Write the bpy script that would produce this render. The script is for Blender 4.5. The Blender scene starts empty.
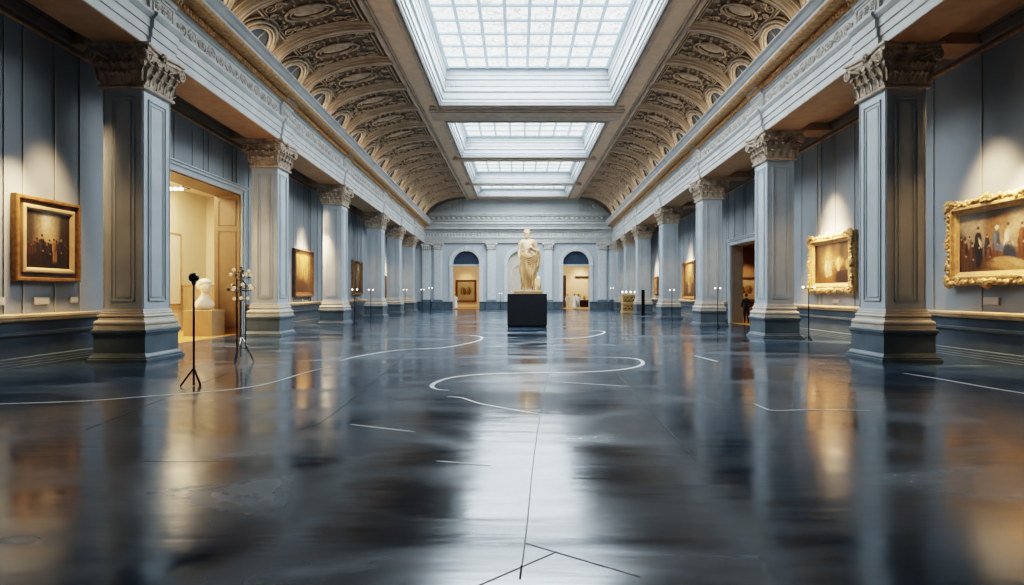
import bpy, bmesh, math, random
import numpy as np
from mathutils import Vector, Matrix
from mathutils.geometry import tessellate_polygon

random.seed(7)
S = 0.025                      # one drawing unit = 2.5 cm
F = 580.0                      # focal length in pixels
EYE = 68.0
PI = math.pi
scene = bpy.context.scene
COL = scene.collection
YB = 2436.0                    # end wall
YF = -380.0                    # wall behind the camera

def Yr(y): return y / 580.0
def xl(y): return -(375 + 6 * (Yr(y) - 1))       # hall face of the left columns
def xr(y): return 368 + 10 * (Yr(y) - 1)         # hall face of the right columns
def wl(y): return -(455 + 6 * (Yr(y) - 1))       # left aisle wall
def wr(y): return 472 + 10 * (Yr(y) - 1)         # right aisle wall
def drop(y): return 12 * (Yr(y) - 1)

# ------------------------------------------------------------------ materials
def new_mat(name):
    m = bpy.data.materials.new(name); m.use_nodes = True
    return m, m.node_tree.nodes, m.node_tree.links, m.node_tree.nodes['Principled BSDF']

def mat(name, col, rough=0.5, metal=0.0, var=0.15, scale=3.0, bump=0.0, bscale=40.0, emit=None, estr=0.0, spec=0.5, col2=None):
    m, n, l, b = new_mat(name)
    b.inputs['Roughness'].default_value = rough
    b.inputs['Metallic'].default_value = metal
    b.inputs['Specular IOR Level'].default_value = spec
    tc = n.new('ShaderNodeTexCoord')
    if var > 0:
        nz = n.new('ShaderNodeTexNoise'); nz.inputs['Scale'].default_value = scale; nz.inputs['Detail'].default_value = 6
        l.new(tc.outputs['Object'], nz.inputs['Vector'])
        r = n.new('ShaderNodeValToRGB')
        a = [c * (1 - var) for c in col]; c2 = col2 or [min(1, c * (1 + var)) for c in col]
        r.color_ramp.elements[0].position = 0.3; r.color_ramp.elements[1].position = 0.7
        r.color_ramp.elements[0].color = (*a, 1); r.color_ramp.elements[1].color = (*c2, 1)
        l.new(nz.outputs['Fac'], r.inputs['Fac']); l.new(r.outputs['Color'], b.inputs['Base Color'])
    else:
        b.inputs['Base Color'].default_value = (*col, 1)
    if bump > 0:
        nb = n.new('ShaderNodeTexNoise'); nb.inputs['Scale'].default_value = bscale; nb.inputs['Detail'].default_value = 4
        bp = n.new('ShaderNodeBump'); bp.inputs['Strength'].default_value = bump; bp.inputs['Distance'].default_value = 0.02
        l.new(tc.outputs['Object'], nb.inputs['Vector']); l.new(nb.outputs['Fac'], bp.inputs['Height'])
        l.new(bp.outputs['Normal'], b.inputs['Normal'])
    if emit:
        b.inputs['Emission Color'].default_value = (*emit, 1); b.inputs['Emission Strength'].default_value = estr
    return m

M = {}
M['col'] = mat('column_paint', (.43, .485, .525), .45, var=.08, scale=1.2, bump=.05)
M['colbase'] = mat('column_base_stone', (.50, .475, .42), .35, var=.12)
M['plinth'] = mat('slate_plinth', (.10, .135, .165), .32, var=.2, scale=2)
M['capital'] = mat('carved_capital', (.47, .39, .31), .5, var=.3, scale=5, bump=.4, bscale=25)
M['wall'] = mat('wall_paint', (.27, .31, .345), .6, var=.06, scale=.8, bump=.04, bscale=90)
M['backwall'] = mat('hazed_end_wall_paint', (.47, .525, .57), .6, var=.06, scale=.6)  # paler base colour stands in for haze before the end wall
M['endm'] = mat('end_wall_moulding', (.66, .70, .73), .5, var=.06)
M['mould'] = mat('moulding_paint', (.36, .37, .37), .45, var=.08)
M['wains'] = mat('wainscot_paint', (.075, .10, .13), .3, var=.18, scale=2)
M['rail'] = mat('rail_gilt', (.50, .38, .24), .35, var=.2)
M['entab'] = mat('entablature_stone', (.56, .58, .58), .5, var=.12, scale=1.5, bump=.08)
M['relief'] = mat('relief_stone', (.60, .58, .54), .5, var=.2, scale=4)
M['gilt'] = mat('gilded_moulding', (.55, .32, .15), .42, var=.35, scale=8, bump=.2)
M['soffit'] = mat('aisle_soffit', (.42, .28, .17), .6, var=.1)
M['vault'] = mat('vault_ground_shaded', (.17, .13, .095), .6, var=.3, scale=3, bump=.7, bscale=12)  # recess shade put into the colour, darker than the relief
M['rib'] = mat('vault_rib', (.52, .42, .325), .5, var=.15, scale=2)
M['orn'] = mat('vault_ornament', (.50, .40, .30), .5, var=.3, scale=6)
M['beam'] = mat('ceiling_beam', (.70, .53, .38), .5, var=.1)
M['well'] = mat('skylight_well', (.52, .57, .60), .5, var=.05)
M['bar'] = mat('glowing_skylight_bar', (.45, .55, .62), .4, var=.1, emit=(.50, .66, .78), estr=.32)  # faint self-glow added so the backlit bars look lighter
M['lun'] = mat('lunette_glass', (.06, .08, .11), .15, var=.3, scale=1)
M['black'] = mat('black_pedestal', (.012, .014, .018), .55, var=.2, scale=3)
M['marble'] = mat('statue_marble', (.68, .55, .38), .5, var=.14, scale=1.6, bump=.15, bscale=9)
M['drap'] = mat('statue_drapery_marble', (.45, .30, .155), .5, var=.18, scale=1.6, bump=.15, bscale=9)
M['gold'] = mat('carved_gold', (.47, .315, .15), .42, metal=.3, var=.3, scale=9, bump=.4, bscale=45)
M['goldd'] = mat('dark_gold', (.24, .135, .055), .4, metal=.25, var=.3, scale=9, bump=.2)
M['bronze'] = mat('brown_frame', (.10, .06, .035), .4, var=.3, scale=6)
M['slip'] = mat('pale_gold_slip', (.48, .36, .22), .4, metal=.2, var=.15)
M['metal'] = mat('black_metal', (.012, .012, .014), .35, metal=.6, var=.1)
M['chrome'] = mat('chrome', (.42, .40, .38), .2, metal=.9, var=.1)
M['plaque'] = mat('plaque_card', (.55, .53, .48), .5, var=.05)
M['cream'] = mat('cream_wall', (.80, .71, .56), .6, var=.06, scale=.6)
M['tan'] = mat('tan_panel', (.40, .285, .17), .5, var=.1)
M['pedtan'] = mat('tan_plinth', (.38, .265, .15), .5, var=.08)
M['jamb'] = mat('jamb_paint', (.36, .32, .27), .5, var=.08)
M['crown'] = mat('crown_paint', (.13, .10, .075), .5, var=.15)
M['lining'] = mat('door_lining_paint', (.18, .12, .068), .5, var=.08)
M['brown'] = mat('brown_wall', (.22, .14, .08), .6, var=.1)
M['ofloor'] = mat('amber_floor', (.62, .36, .12), .3, var=.15)
M['white'] = mat('white_plaster', (.82, .78, .68), .5, var=.04)
M['line'] = mat('white_floor_line', (.80, .84, .86), .3, var=.15, scale=.4)  # pale lines drawn as thin flat ribbons on the floor
M['joint'] = mat('floor_joint', (.03, .04, .05), .5, var=.1)
M['blue'] = mat('fanlight_blue', (.035, .06, .095), .4, var=.15, scale=.6)
M['niche'] = mat('niche_cream', (.60, .55, .47), .6, var=.08)
M['cab'] = mat('golden_wood', (.55, .36, .15), .4, var=.2, scale=4)
M['cabd'] = mat('carved_dark_wood', (.20, .11, .05), .5, var=.25, scale=6)
M['sofa'] = mat('dark_console_wood', (.05, .03, .02), .5, var=.2)
M['lampw'] = mat('lamp_white', (.9, .85, .75), .3, var=0, emit=(1, .88, .68), estr=2.2)
M['track'] = mat('track_white', (.7, .6, .45), .4, var=.05)
M['bulb'] = mat('globe_glow', (.75, .62, .45), .08, var=0, emit=(1, .70, .36), estr=.22)
M['smoke'] = mat('smoked_globe', (.12, .09, .06), .08, var=.1, spec=.9)
M['skin'] = mat('skin', (.55, .36, .25), .5, var=.05)
M['hair'] = mat('dark_hair', (.03, .02, .015), .5, var=.2)
M['cl_dark'] = mat('charcoal_cloth', (.025, .025, .03), .8, var=.2)
M['cl_white'] = mat('white_cloth', (.82, .80, .74), .8, var=.06)
M['cl_beige'] = mat('beige_cloth', (.62, .50, .36), .8, var=.1)
M['cl_brown'] = mat('brown_cloth', (.20, .12, .07), .8, var=.2)

def floor_mat():
    m, n, l, b = new_mat('polished_dark_floor')
    tc = n.new('ShaderNodeTexCoord')
    mp = n.new('ShaderNodeMapping'); mp.inputs['Scale'].default_value = (.30, .62, 1)
    l.new(tc.outputs['Object'], mp.inputs['Vector'])
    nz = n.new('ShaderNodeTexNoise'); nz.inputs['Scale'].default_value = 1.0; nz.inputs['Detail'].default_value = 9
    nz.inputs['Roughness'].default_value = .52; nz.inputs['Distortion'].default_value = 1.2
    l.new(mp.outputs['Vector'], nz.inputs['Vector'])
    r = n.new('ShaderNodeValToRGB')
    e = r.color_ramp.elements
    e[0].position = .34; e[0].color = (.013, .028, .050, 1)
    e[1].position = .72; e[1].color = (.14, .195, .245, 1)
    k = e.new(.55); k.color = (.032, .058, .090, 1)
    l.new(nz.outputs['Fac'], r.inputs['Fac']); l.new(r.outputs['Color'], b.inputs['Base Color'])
    rr = n.new('ShaderNodeMapRange'); rr.inputs['From Min'].default_value = .35; rr.inputs['From Max'].default_value = .75
    rr.inputs['To Min'].default_value = .09; rr.inputs['To Max'].default_value = .30
    l.new(nz.outputs['Fac'], rr.inputs['Value']); l.new(rr.outputs['Result'], b.inputs['Roughness'])
    b.inputs['IOR'].default_value = 2.3; b.inputs['Specular Tint'].default_value = (.86, .94, 1, 1)
    mp2 = n.new('ShaderNodeMapping'); mp2.inputs['Scale'].default_value = (.5, 3.2, 1)
    l.new(tc.outputs['Object'], mp2.inputs['Vector'])
    n2 = n.new('ShaderNodeTexNoise'); n2.inputs['Scale'].default_value = 1.1; n2.inputs['Detail'].default_value = 3
    l.new(mp2.outputs['Vector'], n2.inputs['Vector'])
    n3 = n.new('ShaderNodeTexNoise'); n3.inputs['Scale'].default_value = 160; n3.inputs['Detail'].default_value = 2
    l.new(tc.outputs['Object'], n3.inputs['Vector'])
    bp = n.new('ShaderNodeBump'); bp.inputs['Strength'].default_value = .10; bp.inputs['Distance'].default_value = .05
    bp2 = n.new('ShaderNodeBump'); bp2.inputs['Strength'].default_value = .04; bp2.inputs['Distance'].default_value = .004
    l.new(n2.outputs['Fac'], bp.inputs['Height']); l.new(n3.outputs['Fac'], bp2.inputs['Height'])
    l.new(bp.outputs['Normal'], bp2.inputs['Normal']); l.new(bp2.outputs['Normal'], b.inputs['Normal'])
    return m
M['floor'] = floor_mat()

def pane_mat():
    m, n, l, b = new_mat('skylight_frosted_glass')
    tc = n.new('ShaderNodeTexCoord')
    mp = n.new('ShaderNodeMapping'); mp.inputs['Scale'].default_value = (2.2, 1.5, 1)
    l.new(tc.outputs['Object'], mp.inputs['Vector'])
    nz = n.new('ShaderNodeTexNoise'); nz.inputs['Scale'].default_value = 1.6; nz.inputs['Detail'].default_value = 8; nz.inputs['Distortion'].default_value = 2.5
    l.new(mp.outputs['Vector'], nz.inputs['Vector'])
    r = n.new('ShaderNodeValToRGB'); e = r.color_ramp.elements
    e[0].position = .38; e[0].color = (.30, .36, .40, 1)
    e[1].position = .56; e[1].color = (.88, .97, 1, 1)
    k = e.new(.46); k.color = (.66, .62, .50, 1)
    l.new(nz.outputs['Fac'], r.inputs['Fac'])
    b.inputs['Base Color'].default_value = (.5, .55, .58, 1); b.inputs['Roughness'].default_value = .3
    l.new(r.outputs['Color'], b.inputs['Emission Color']); b.inputs['Emission Strength'].default_value = PANE
    return m
PANE = 1.25
M['pane'] = pane_mat()

def canvas_mat():
    m, n, l, b = new_mat('oil_painting')
    a = n.new('ShaderNodeVertexColor'); a.layer_name = 'Col'
    tc = n.new('ShaderNodeTexCoord')
    nz = n.new('ShaderNodeTexNoise'); nz.inputs['Scale'].default_value = 14; nz.inputs['Detail'].default_value = 6
    l.new(tc.outputs['Object'], nz.inputs['Vector'])
    mr = n.new('ShaderNodeMapRange'); mr.inputs['To Min'].default_value = .27; mr.inputs['To Max'].default_value = .53
    l.new(nz.outputs['Fac'], mr.inputs['Value'])
    mx = n.new('ShaderNodeVectorMath'); mx.operation = 'SCALE'
    l.new(a.outputs['Color'], mx.inputs[0]); l.new(mr.outputs['Result'], mx.inputs['Scale'])
    l.new(mx.outputs['Vector'], b.inputs['Base Color']); b.inputs['Roughness'].default_value = .45
    return m
M['canvas'] = canvas_mat()

# ------------------------------------------------------------------ mesh helper
class MB:
    def __init__(s): s.v = []; s.f = []; s.sm = []
    def add(s, vs, fs, smooth=False):
        o = len(s.v); s.v += [tuple(p) for p in vs]
        s.f += [tuple(i + o for i in f) for f in fs]; s.sm += [smooth] * len(fs)
    def box(s, x0, x1, y0, y1, z0, z1):
        vs = [(x, y, z) for z in (z0, z1) for y in (y0, y1) for x in (x0, x1)]
        s.add(vs, [(0, 2, 3, 1), (4, 5, 7, 6), (0, 1, 5, 4), (2, 6, 7, 3), (0, 4, 6, 2), (1, 3, 7, 5)])
    def stack(s, x0, x1, y0, y1, prof, cap=True):
        # stacked rectangles grown outwards: prof = [(out, z)]
        vs, fs = [], []
        for o, z in prof:
            vs += [(x0 - o, y0 - o, z), (x1 + o, y0 - o, z), (x1 + o, y1 + o, z), (x0 - o, y1 + o, z)]
        for i in range(len(prof) - 1):
            for k in range(4):
                a, b = i * 4 + k, i * 4 + (k + 1) % 4
                fs.append((a, b, b + 4, a + 4))
        if cap:
            fs.append((3, 2, 1, 0)); q = 4 * (len(prof) - 1); fs.append((q, q + 1, q + 2, q + 3))
        s.add(vs, fs)
    def grid(s, rows, smooth=True, closed=False):
        n, w = len(rows), len(rows[0]); vs = [p for r in rows for p in r]; fs = []
        for i in range(n - 1):
            for j in range(w if closed else w - 1):
                k = (j + 1) % w
                fs.append((i * w + j, i * w + k, (i + 1) * w + k, (i + 1) * w + j))
        s.add(vs, fs, smooth)
    def lathe(s, prof, c=(0, 0, 0), n=16, smooth=True):
        rows = [[(c[0] + r * math.cos(2 * PI * k / n), c[1] + r * math.sin(2 * PI * k / n), c[2] + z) for k in range(n)] for r, z in prof]
        s.grid(rows, smooth, True)
        o = len(s.v) - n * len(prof)
        s.f.append(tuple(o + n - 1 - k for k in range(n))); s.sm.append(False)
        o = len(s.v) - n
        s.f.append(tuple(o + k for k in range(n))); s.sm.append(False)
    def ball(s, c, r, n=12, sq=(1, 1, 1)):
        m = max(4, n // 2)
        rows = [[(c[0] + sq[0] * r * math.sin(PI * i / m) * math.cos(2 * PI * k / n), c[1] + sq[1] * r * math.sin(PI * i / m) * math.sin(2 * PI * k / n), c[2] - sq[2] * r * math.cos(PI * i / m)) for k in range(n)] for i in range(m + 1)]
        rows[0] = [(p[0] * .999 + c[0] * .001, p[1], p[2]) for p in rows[0]]
        s.grid(rows, True, True)
    def tube(s, pts, r, n=8, smooth=True):
        pts = [Vector(p) for p in pts]; rows = []
        rs = r if isinstance(r, (list, tuple)) else [r] * len(pts)
        up = None
        for i, p in enumerate(pts):
            t = (pts[min(i + 1, len(pts) - 1)] - pts[max(i - 1, 0)])
            if t.length < 1e-9: t = Vector((0, 0, 1))
            t.normalize()
            if up is None:
                up = Vector((0, 0, 1)) if abs(t.z) < .9 else Vector((1, 0, 0))
            a = t.cross(up)
            if a.length < 1e-4: a = t.cross(Vector((.3, .8, .5)))
            a.normalize(); b = a.cross(t); up = b
            rows.append([tuple(p + (a * math.cos(2 * PI * k / n) + b * math.sin(2 * PI * k / n)) * rs[i]) for k in range(n)])
        s.grid(rows, smooth, True)
        o = len(s.v) - n * len(rows)
        s.f.append(tuple(o + k for k in range(n))); s.sm.append(False)
        o = len(s.v) - n
        s.f.append(tuple(o + n - 1 - k for k in range(n))); s.sm.append(False)
    def sweep(s, profile, stations, place, smooth=False, caps=True):
        rows = [[place(p, q) for p in profile] for q in stations]
        s.grid(rows, smooth, False)
        if caps:
            w = len(profile); o = len(s.v) - w * len(rows)
            s.f.append(tuple(o + k for k in range(w))); s.sm.append(False)
            o = len(s.v) - w
            s.f.append(tuple(o + w - 1 - k for k in range(w))); s.sm.append(False)
    def mesh(s, name):
        me = bpy.data.meshes.new(name)
        me.from_pydata([(x * S, y * S, z * S) for x, y, z in s.v], [], s.f)
        me.polygons.foreach_set('use_smooth', s.sm)
        me.update()
        bm = bmesh.new(); bm.from_mesh(me); bmesh.ops.recalc_face_normals(bm, faces=bm.faces); bm.to_mesh(me); bm.free()
        return me
    def build(s, name, material, parent=None, loc=None, rotz=0):
        return link(name, s.mesh(name), material, parent, loc, rotz)

def link(name, me, material, parent=None, loc=None, rotz=0):
    o = bpy.data.objects.new(name, me); COL.objects.link(o)
    if material is not None:
        me.materials.clear(); me.materials.append(material)
    if parent: o.parent = parent
    if loc: o.location = [c * S for c in loc]
    o.rotation_euler.z = rotz
    return o

def tag(o, label, cat, group=None, kind=None):
    o['label'] = label; o['category'] = cat
    if group: o['group'] = group
    if kind: o['kind'] = kind
    return o
def thing(name, label, cat, loc=(0, 0, 0), rotz=0, group=None, kind=None):
    o = bpy.data.objects.new(name, None); COL.objects.link(o)
    o.location = [c * S for c in loc]; o.rotation_euler.z = rotz; o.empty_display_size = .2
    return tag(o, label, cat, group, kind)
def struct(o, label, cat): return tag(o, label, cat, None, 'structure')

def frange(a, b, step):
    n = max(1, int(math.ceil((b - a) / step))); return [a + (b - a) * i / n for i in range(n + 1)]

# ------------------------------------------------------------------ floor
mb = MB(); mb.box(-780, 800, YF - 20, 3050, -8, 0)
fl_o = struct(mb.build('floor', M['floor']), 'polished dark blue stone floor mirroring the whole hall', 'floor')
def fp(px, py):
    k = EYE / (py - 293.0); return ((px - 518) * k, F * k)
trim_n = [0]
def next_trim(): trim_n[0] += 1; return 'trim_%d' % trim_n[0]
def smooth_path(pts, n=8):
    out = []
    for i in range(len(pts) - 1):
        p0, p1, p2, p3 = pts[max(i - 1, 0)], pts[i], pts[i + 1], pts[min(i + 2, len(pts) - 1)]
        for k in range(n):
            t = k / n
            out.append(tuple(.5 * (2 * p1[d] + (p2[d] - p0[d]) * t + (2 * p0[d] - 5 * p1[d] + 4 * p2[d] - p3[d]) * t * t + (3 * p1[d] - p0[d] - 3 * p2[d] + p3[d]) * t ** 3) for d in (0, 1)))
    out.append(pts[-1]); return out
def ribbon(pix, w, z, material, label, cat, taper=True):
    pts = [Vector(p) for p in smooth_path([fp(*p) for p in pix])]
    L, R = [], []
    for i, p in enumerate(pts):
        t = pts[min(i + 1, len(pts) - 1)] - pts[max(i - 1, 0)]
        t.normalize(); nrm = Vector((-t.y, t.x))
        e = min(i, len(pts) - 1 - i) / max(1, len(pts) - 1) * 2
        h = w * .5 * ((.25 + .75 * min(1, e * 3)) if taper else 1)
        L.append((p.x + nrm.x * h, p.y + nrm.y * h, z)); R.append((p.x - nrm.x * h, p.y - nrm.y * h, z))
    m = MB(); m.grid([L, R], False)
    o = m.build(next_trim(), material)
    return struct(o, label, cat)
ribbon([(-30, 405), (0, 404), (85, 401), (146, 396.5), (205, 392), (250, 387), (278, 381), (304, 373), (331, 366.5)], 2.2, .12, M['line'], 'long white line across the floor from the left edge', 'floor line')
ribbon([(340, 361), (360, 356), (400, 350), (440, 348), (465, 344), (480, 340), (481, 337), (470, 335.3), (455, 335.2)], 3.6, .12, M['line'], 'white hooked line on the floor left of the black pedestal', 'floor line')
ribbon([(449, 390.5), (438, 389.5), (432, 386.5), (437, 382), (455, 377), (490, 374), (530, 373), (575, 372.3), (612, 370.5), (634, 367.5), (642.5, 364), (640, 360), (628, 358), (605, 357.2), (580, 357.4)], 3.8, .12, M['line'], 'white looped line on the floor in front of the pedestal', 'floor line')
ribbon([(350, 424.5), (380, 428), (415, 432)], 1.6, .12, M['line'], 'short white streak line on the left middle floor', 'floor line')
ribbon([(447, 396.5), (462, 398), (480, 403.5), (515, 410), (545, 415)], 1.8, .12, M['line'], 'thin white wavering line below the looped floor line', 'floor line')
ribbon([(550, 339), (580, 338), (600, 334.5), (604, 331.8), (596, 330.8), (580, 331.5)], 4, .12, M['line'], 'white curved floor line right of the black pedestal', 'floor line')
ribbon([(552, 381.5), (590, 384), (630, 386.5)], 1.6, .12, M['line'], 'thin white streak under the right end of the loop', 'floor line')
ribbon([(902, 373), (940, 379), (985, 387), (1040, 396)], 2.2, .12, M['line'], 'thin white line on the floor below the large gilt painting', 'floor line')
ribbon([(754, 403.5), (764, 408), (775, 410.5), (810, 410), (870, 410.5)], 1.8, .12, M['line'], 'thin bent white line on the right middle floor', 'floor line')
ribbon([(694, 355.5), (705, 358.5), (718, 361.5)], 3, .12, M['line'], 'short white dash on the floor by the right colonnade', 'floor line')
ribbon([(436, 461), (465, 463.5), (492, 466)], 1.1, .12, M['line'], 'short pale line left of the skylight glare', 'floor line')
for k, pth in enumerate([[(558, 330), (543, 400), (525, 543), (521, 566)], [(525, 543), (560, 553.5), (640, 577)], [(455, 595), (480, 585), (556, 552)],
                         [(85, 430), (173, 395), (230, 372)], [(300, 430), (340, 409), (405, 355)], [(595, 348), (636, 395), (697, 461)], [(140, 461), (180, 461.5), (235, 461)]]):
    lab = ['long dark floor joint running from the pedestal to the camera', 'dark floor joint slanting right near the camera', 'dark floor joint slanting left near the camera', 'dark floor joint below the ball topped stand', 'diagonal floor joint left of the looped line', 'diagonal floor joint right of the looped line', 'short level floor joint at the left front'][k]
    ribbon(pth, .42, .10, M['joint'], lab, 'floor joint', taper=False)

# ------------------------------------------------------------------ walls with holes
def wall_mesh(outer, holes, pos, thick):
    # outer / holes: lists of (a, b); pos(a, b, t) -> point
    loops = [outer] + holes
    pts = [p for lp in loops for p in lp]
    tri = tessellate_polygon([[Vector((a, b, 0)) for a, b in lp] for lp in loops])
    m = MB(); n = len(pts)
    vs = [pos(a, b, 0) for a, b in pts] + [pos(a, b, thick) for a, b in pts]
    fs = [tuple(t) for t in tri] + [tuple(i + n for i in reversed(t)) for t in tri]
    o = 0
    for lp in loops:
        k = len(lp)
        for i in range(k):
            a, b = o + i, o + (i + 1) % k
            fs.append((a, b, b + n, a + n))
        o += k
    m.add(vs, fs); return m

LD = (696, 958, 230)      # left doorway: y0, y1, inner top
RD = (1050, 1318, 176)    # right doorway
def wall_outline(door):
    top = [(y, 336 - drop(y)) for y in (YB, YF)]
    return [(YF, 0), (door[0], 0), (door[0], door[2]), (door[1], door[2]), (door[1], 0), (YB, 0)] + top
mb = wall_mesh(wall_outline(LD), [], lambda a, b, t: (wl(a) - t, a, b), 42)
wall_l = struct(mb.build('wall_left', M['wall']), 'blue grey panelled aisle wall on the left with a wide doorway', 'wall')
mb = wall_mesh(wall_outline(RD), [], lambda a, b, t: (wr(a) + t, a, b), 26)
wall_r = struct(mb.build('wall_right', M['wall']), 'blue grey panelled aisle wall on the right with a doorway', 'wall')

def panel_strips(fx, sgn, ys, door, parent):
    m = MB()
    for y in ys:
        z0 = 49
        if door[0] - 14 < y < door[1] + 14: z0 = door[2] + 16
        x = fx(y)
        m.box(min(x, x + sgn * 1.2), max(x, x + sgn * 1.2), y - .6, y + .6, z0, 326 - drop(y))
    m.build('panel_moulding', M['mould'], parent)
lys = [486, 512, 532, 569, 602, 640]
y = 640
while y < YB - 40:
    y += 30; lys.append(y); 
    y += 13; lys.append(y)
    y += 44; lys.append(y)
panel_strips(wl, 1, lys, LD, wall_l)
rys = [470, 530, 590, 660]
y = 660
while y < YB - 40:
    y += 40; rys.append(y)
    y += 14; rys.append(y)
    y += 52; rys.append(y)
panel_strips(wr, -1, rys, RD, wall_r)

# wainscot, with the steps of the skirting and the gilded rail
def wain(fx, sgn, spans, name, label):
    root = None
    m, g = MB(), MB()
    prof = [(0, 0), (10, 0), (10, 2.2), (8.6, 2.4), (8.6, 4.4), (7.2, 4.6), (7.2, 6.6), (5.8, 6.8), (5.8, 9), (4, 10), (4, 28), (5, 28.4), (6.5, 30), (6.5, 32), (4.5, 33), (4.5, 42), (0, 42)]
    gp = [(0, 42), (6, 42), (8, 43.5), (8, 45), (9.5, 46), (9.5, 48), (7.5, 49), (0, 49)]
    for a, b in spans:
        st = [a, b]
        m.sweep(prof, st, lambda p, y: (fx(y) + sgn * p[0], y, p[1]))
        g.sweep(gp, st, lambda p, y: (fx(y) + sgn * p[0], y, p[1]))
    o = struct(m.build(name, M['wains']), label, 'wainscot')
    g.build('gilded_rail', M['rail'], o)
wain(wl, 1, [(YF, LD[0] - 14), (LD[1] + 14, YB)], 'baseboard_left', 'dark slate wainscot with gilded rail along the left wall')
wain(wr, -1, [(YF, RD[0] - 14), (RD[1] + 14, YB)], 'baseboard_right', 'dark slate wainscot with gilded rail along the right wall')

# doorway casings and linings
def casing(fx, sgn, door, thick, name, label, lining):
    y0, y1, zt = door
    m = MB()
    def bar(ya, yb, za, zb, d): m.add(*quadbox(fx, sgn, ya, yb, za, zb, -.5, d))
    bar(y0 - 12, y0, 0, zt + 8, 3); bar(y1, y1 + 12, 0, zt + 8, 3); bar(y0 - 12, y1 + 12, zt, zt + 8, 3)
    bar(y0 - 10, y0 - 5, 0, zt + 5, 4.5); bar(y1 + 5, y1 + 10, 0, zt + 5, 4.5); bar(y0 - 15, y1 + 15, zt + 8, zt + 12, 5); bar(y0 - 17, y1 + 17, zt + 12, zt + 14, 7)
    o = struct(m.build(name, M['col']), label, 'door frame')
    q = MB()
    q.add(*quadbox(fx, sgn, y0, y0 + 1.5, 0, zt, -thick, 0)); q.add(*quadbox(fx, sgn, y1 - 1.5, y1, 0, zt, -thick, 0)); q.add(*quadbox(fx, sgn, y0, y1, zt - 1.5, zt, -thick, 0))
    for za, zb in ((12, zt * .74), (zt * .78, zt - 10)):
        for yy in (y1 - 2.2,):
            w = thick
            for aa, bb, c, d in ((-w * .85, -w * .82, za, zb), (-w * .18, -w * .15, za, zb), (-w * .85, -w * .15, za, za + 1.2), (-w * .85, -w * .15, zb - 1.2, zb)):
                q.add(*quadbox(fx, sgn, yy - .3, yy + .7, c, d, aa, bb))
    q.build('door_lining', lining, o)
def quadbox(fx, sgn, ya, yb, za, zb, d0, d1):
    vs = [(fx(y) + sgn * d, y, z) for z in (za, zb) for y in (ya, yb) for d in (d0, d1)]
    return vs, [(0, 2, 3, 1), (4, 5, 7, 6), (0, 1, 5, 4), (2, 6, 7, 3), (0, 4, 6, 2), (1, 3, 7, 5)]
casing(wl, 1, LD, 42, 'door_1', 'grey framed wide doorway in the left wall to a cream room', M['lining'])
casing(wr, -1, RD, 26, 'door_2', 'grey framed doorway in the right wall to a dim brown room', M['jamb'])

# end wall with two arches and a shallow niche
def arch(cx, r, zs, n=18, z0=0):
    return [(cx + r, z0)] + [(cx + r * math.cos(PI * i / n), zs + r * math.sin(PI * i / n)) for i in range(n + 1)] + [(cx - r, z0)]
XA, XN, XC = -218, 12, 244
def arch_rev(*a): return list(reversed(arch(*a)))
xlB, xrB = wl(YB) - 40, wr(YB) + 30
out = [(xlB, 0)]
for cx in (XA, XN, XC): out += arch_rev(cx, 55, 190)
out += [(xrB, 0), (xrB, 500), (xlB, 500)]
mb = wall_mesh(out, [], lambda a, b, t: (a, YB + t, b), 24)
wall_b = struct(mb.build('wall_back', M['backwall']), 'pale blue end wall of the hall with three round arches', 'wall')
am = MB()
for cx in (XA, XN, XC):
    for r0, r1, d in ((55, 72, 2.5), (58, 62, 4), (66, 72, 5)):
        a0, a1 = arch(cx, r0, 190, 24), arch(cx, r1, 190, 24)
        for i in range(1, len(a0) - 2):
            vs = [(p[0], YB - dd, p[1]) for dd in (0, d) for p in (a0[i], a0[i + 1], a1[i + 1], a1[i])]
            am.add(vs, [(4, 5, 6, 7), (0, 4, 7, 3), (1, 2, 6, 5), (0, 1, 5, 4), (2, 3, 7, 6)])
    for sx in (-1, 1):
        xa, xb = sorted((cx + sx * 55, cx + sx * 70))
        am.box(xa, xb, YB - 4, YB, 0, 182); am.box(xa - 2, xb + 2, YB - 6, YB, 182, 190)
        am.box(xa + 4, xb - 4, YB - 5, YB, 34, 176)
    am.box(cx - 5, cx + 5, YB - 8, YB, 243, 264)
am.build('arch_moulding', M['endm'], wall_b)
pm = MB(); cm = MB(); bm_ = MB()
for cx in (-384, -336, -111, 127, 354, 402):
    w = 17
    pm.stack(cx - w, cx + w, YB - 9, YB + 1, [(0, 40), (0, 262)])
    for dx in (-9, 0, 9): pm.box(cx + dx - 1.2, cx + dx + 1.2, YB - 10.5, YB, 44, 256)
    bm_.stack(cx - w, cx + w, YB - 9, YB + 1, [(6, 0), (6, 28), (7, 30), (5, 32), (4, 36), (2, 38), (0, 40)])
    cm.stack(cx - w, cx + w, YB - 9, YB + 1, [(2, 250), (2, 252), (0, 253), (5, 272), (8, 274), (8, 278)])
    for i in range(5):
        for tz in (254, 262): cm.ball((cx - 16 + i * 8, YB - 12, tz), 4, 8, (1, .6, 1.3))
    for sx in (-1, 1): cm.ball((cx + sx * 21, YB - 15, 270), 5, 8)
pm.build('pilaster', M['endm'], wall_b); cm.build('pilaster_capital', M['relief'], wall_b)
bk = MB()
for a, b in ((xlB + 60, XA - 56), (XA + 56, XN - 56), (XN + 56, XC - 56), (XC + 56, xrB - 60)):
    bk.box(a, b, YB - 6, YB, 0, 28); bk.box(a, b, YB - 8, YB, 28, 32)
mbm = bk; mbm.v += []; 
bko = struct(bk.build('baseboard_back', M['plinth']), 'slate blue skirting along the end wall', 'baseboard')
bm_.build('pilaster_base', M['plinth'], bko)
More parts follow.
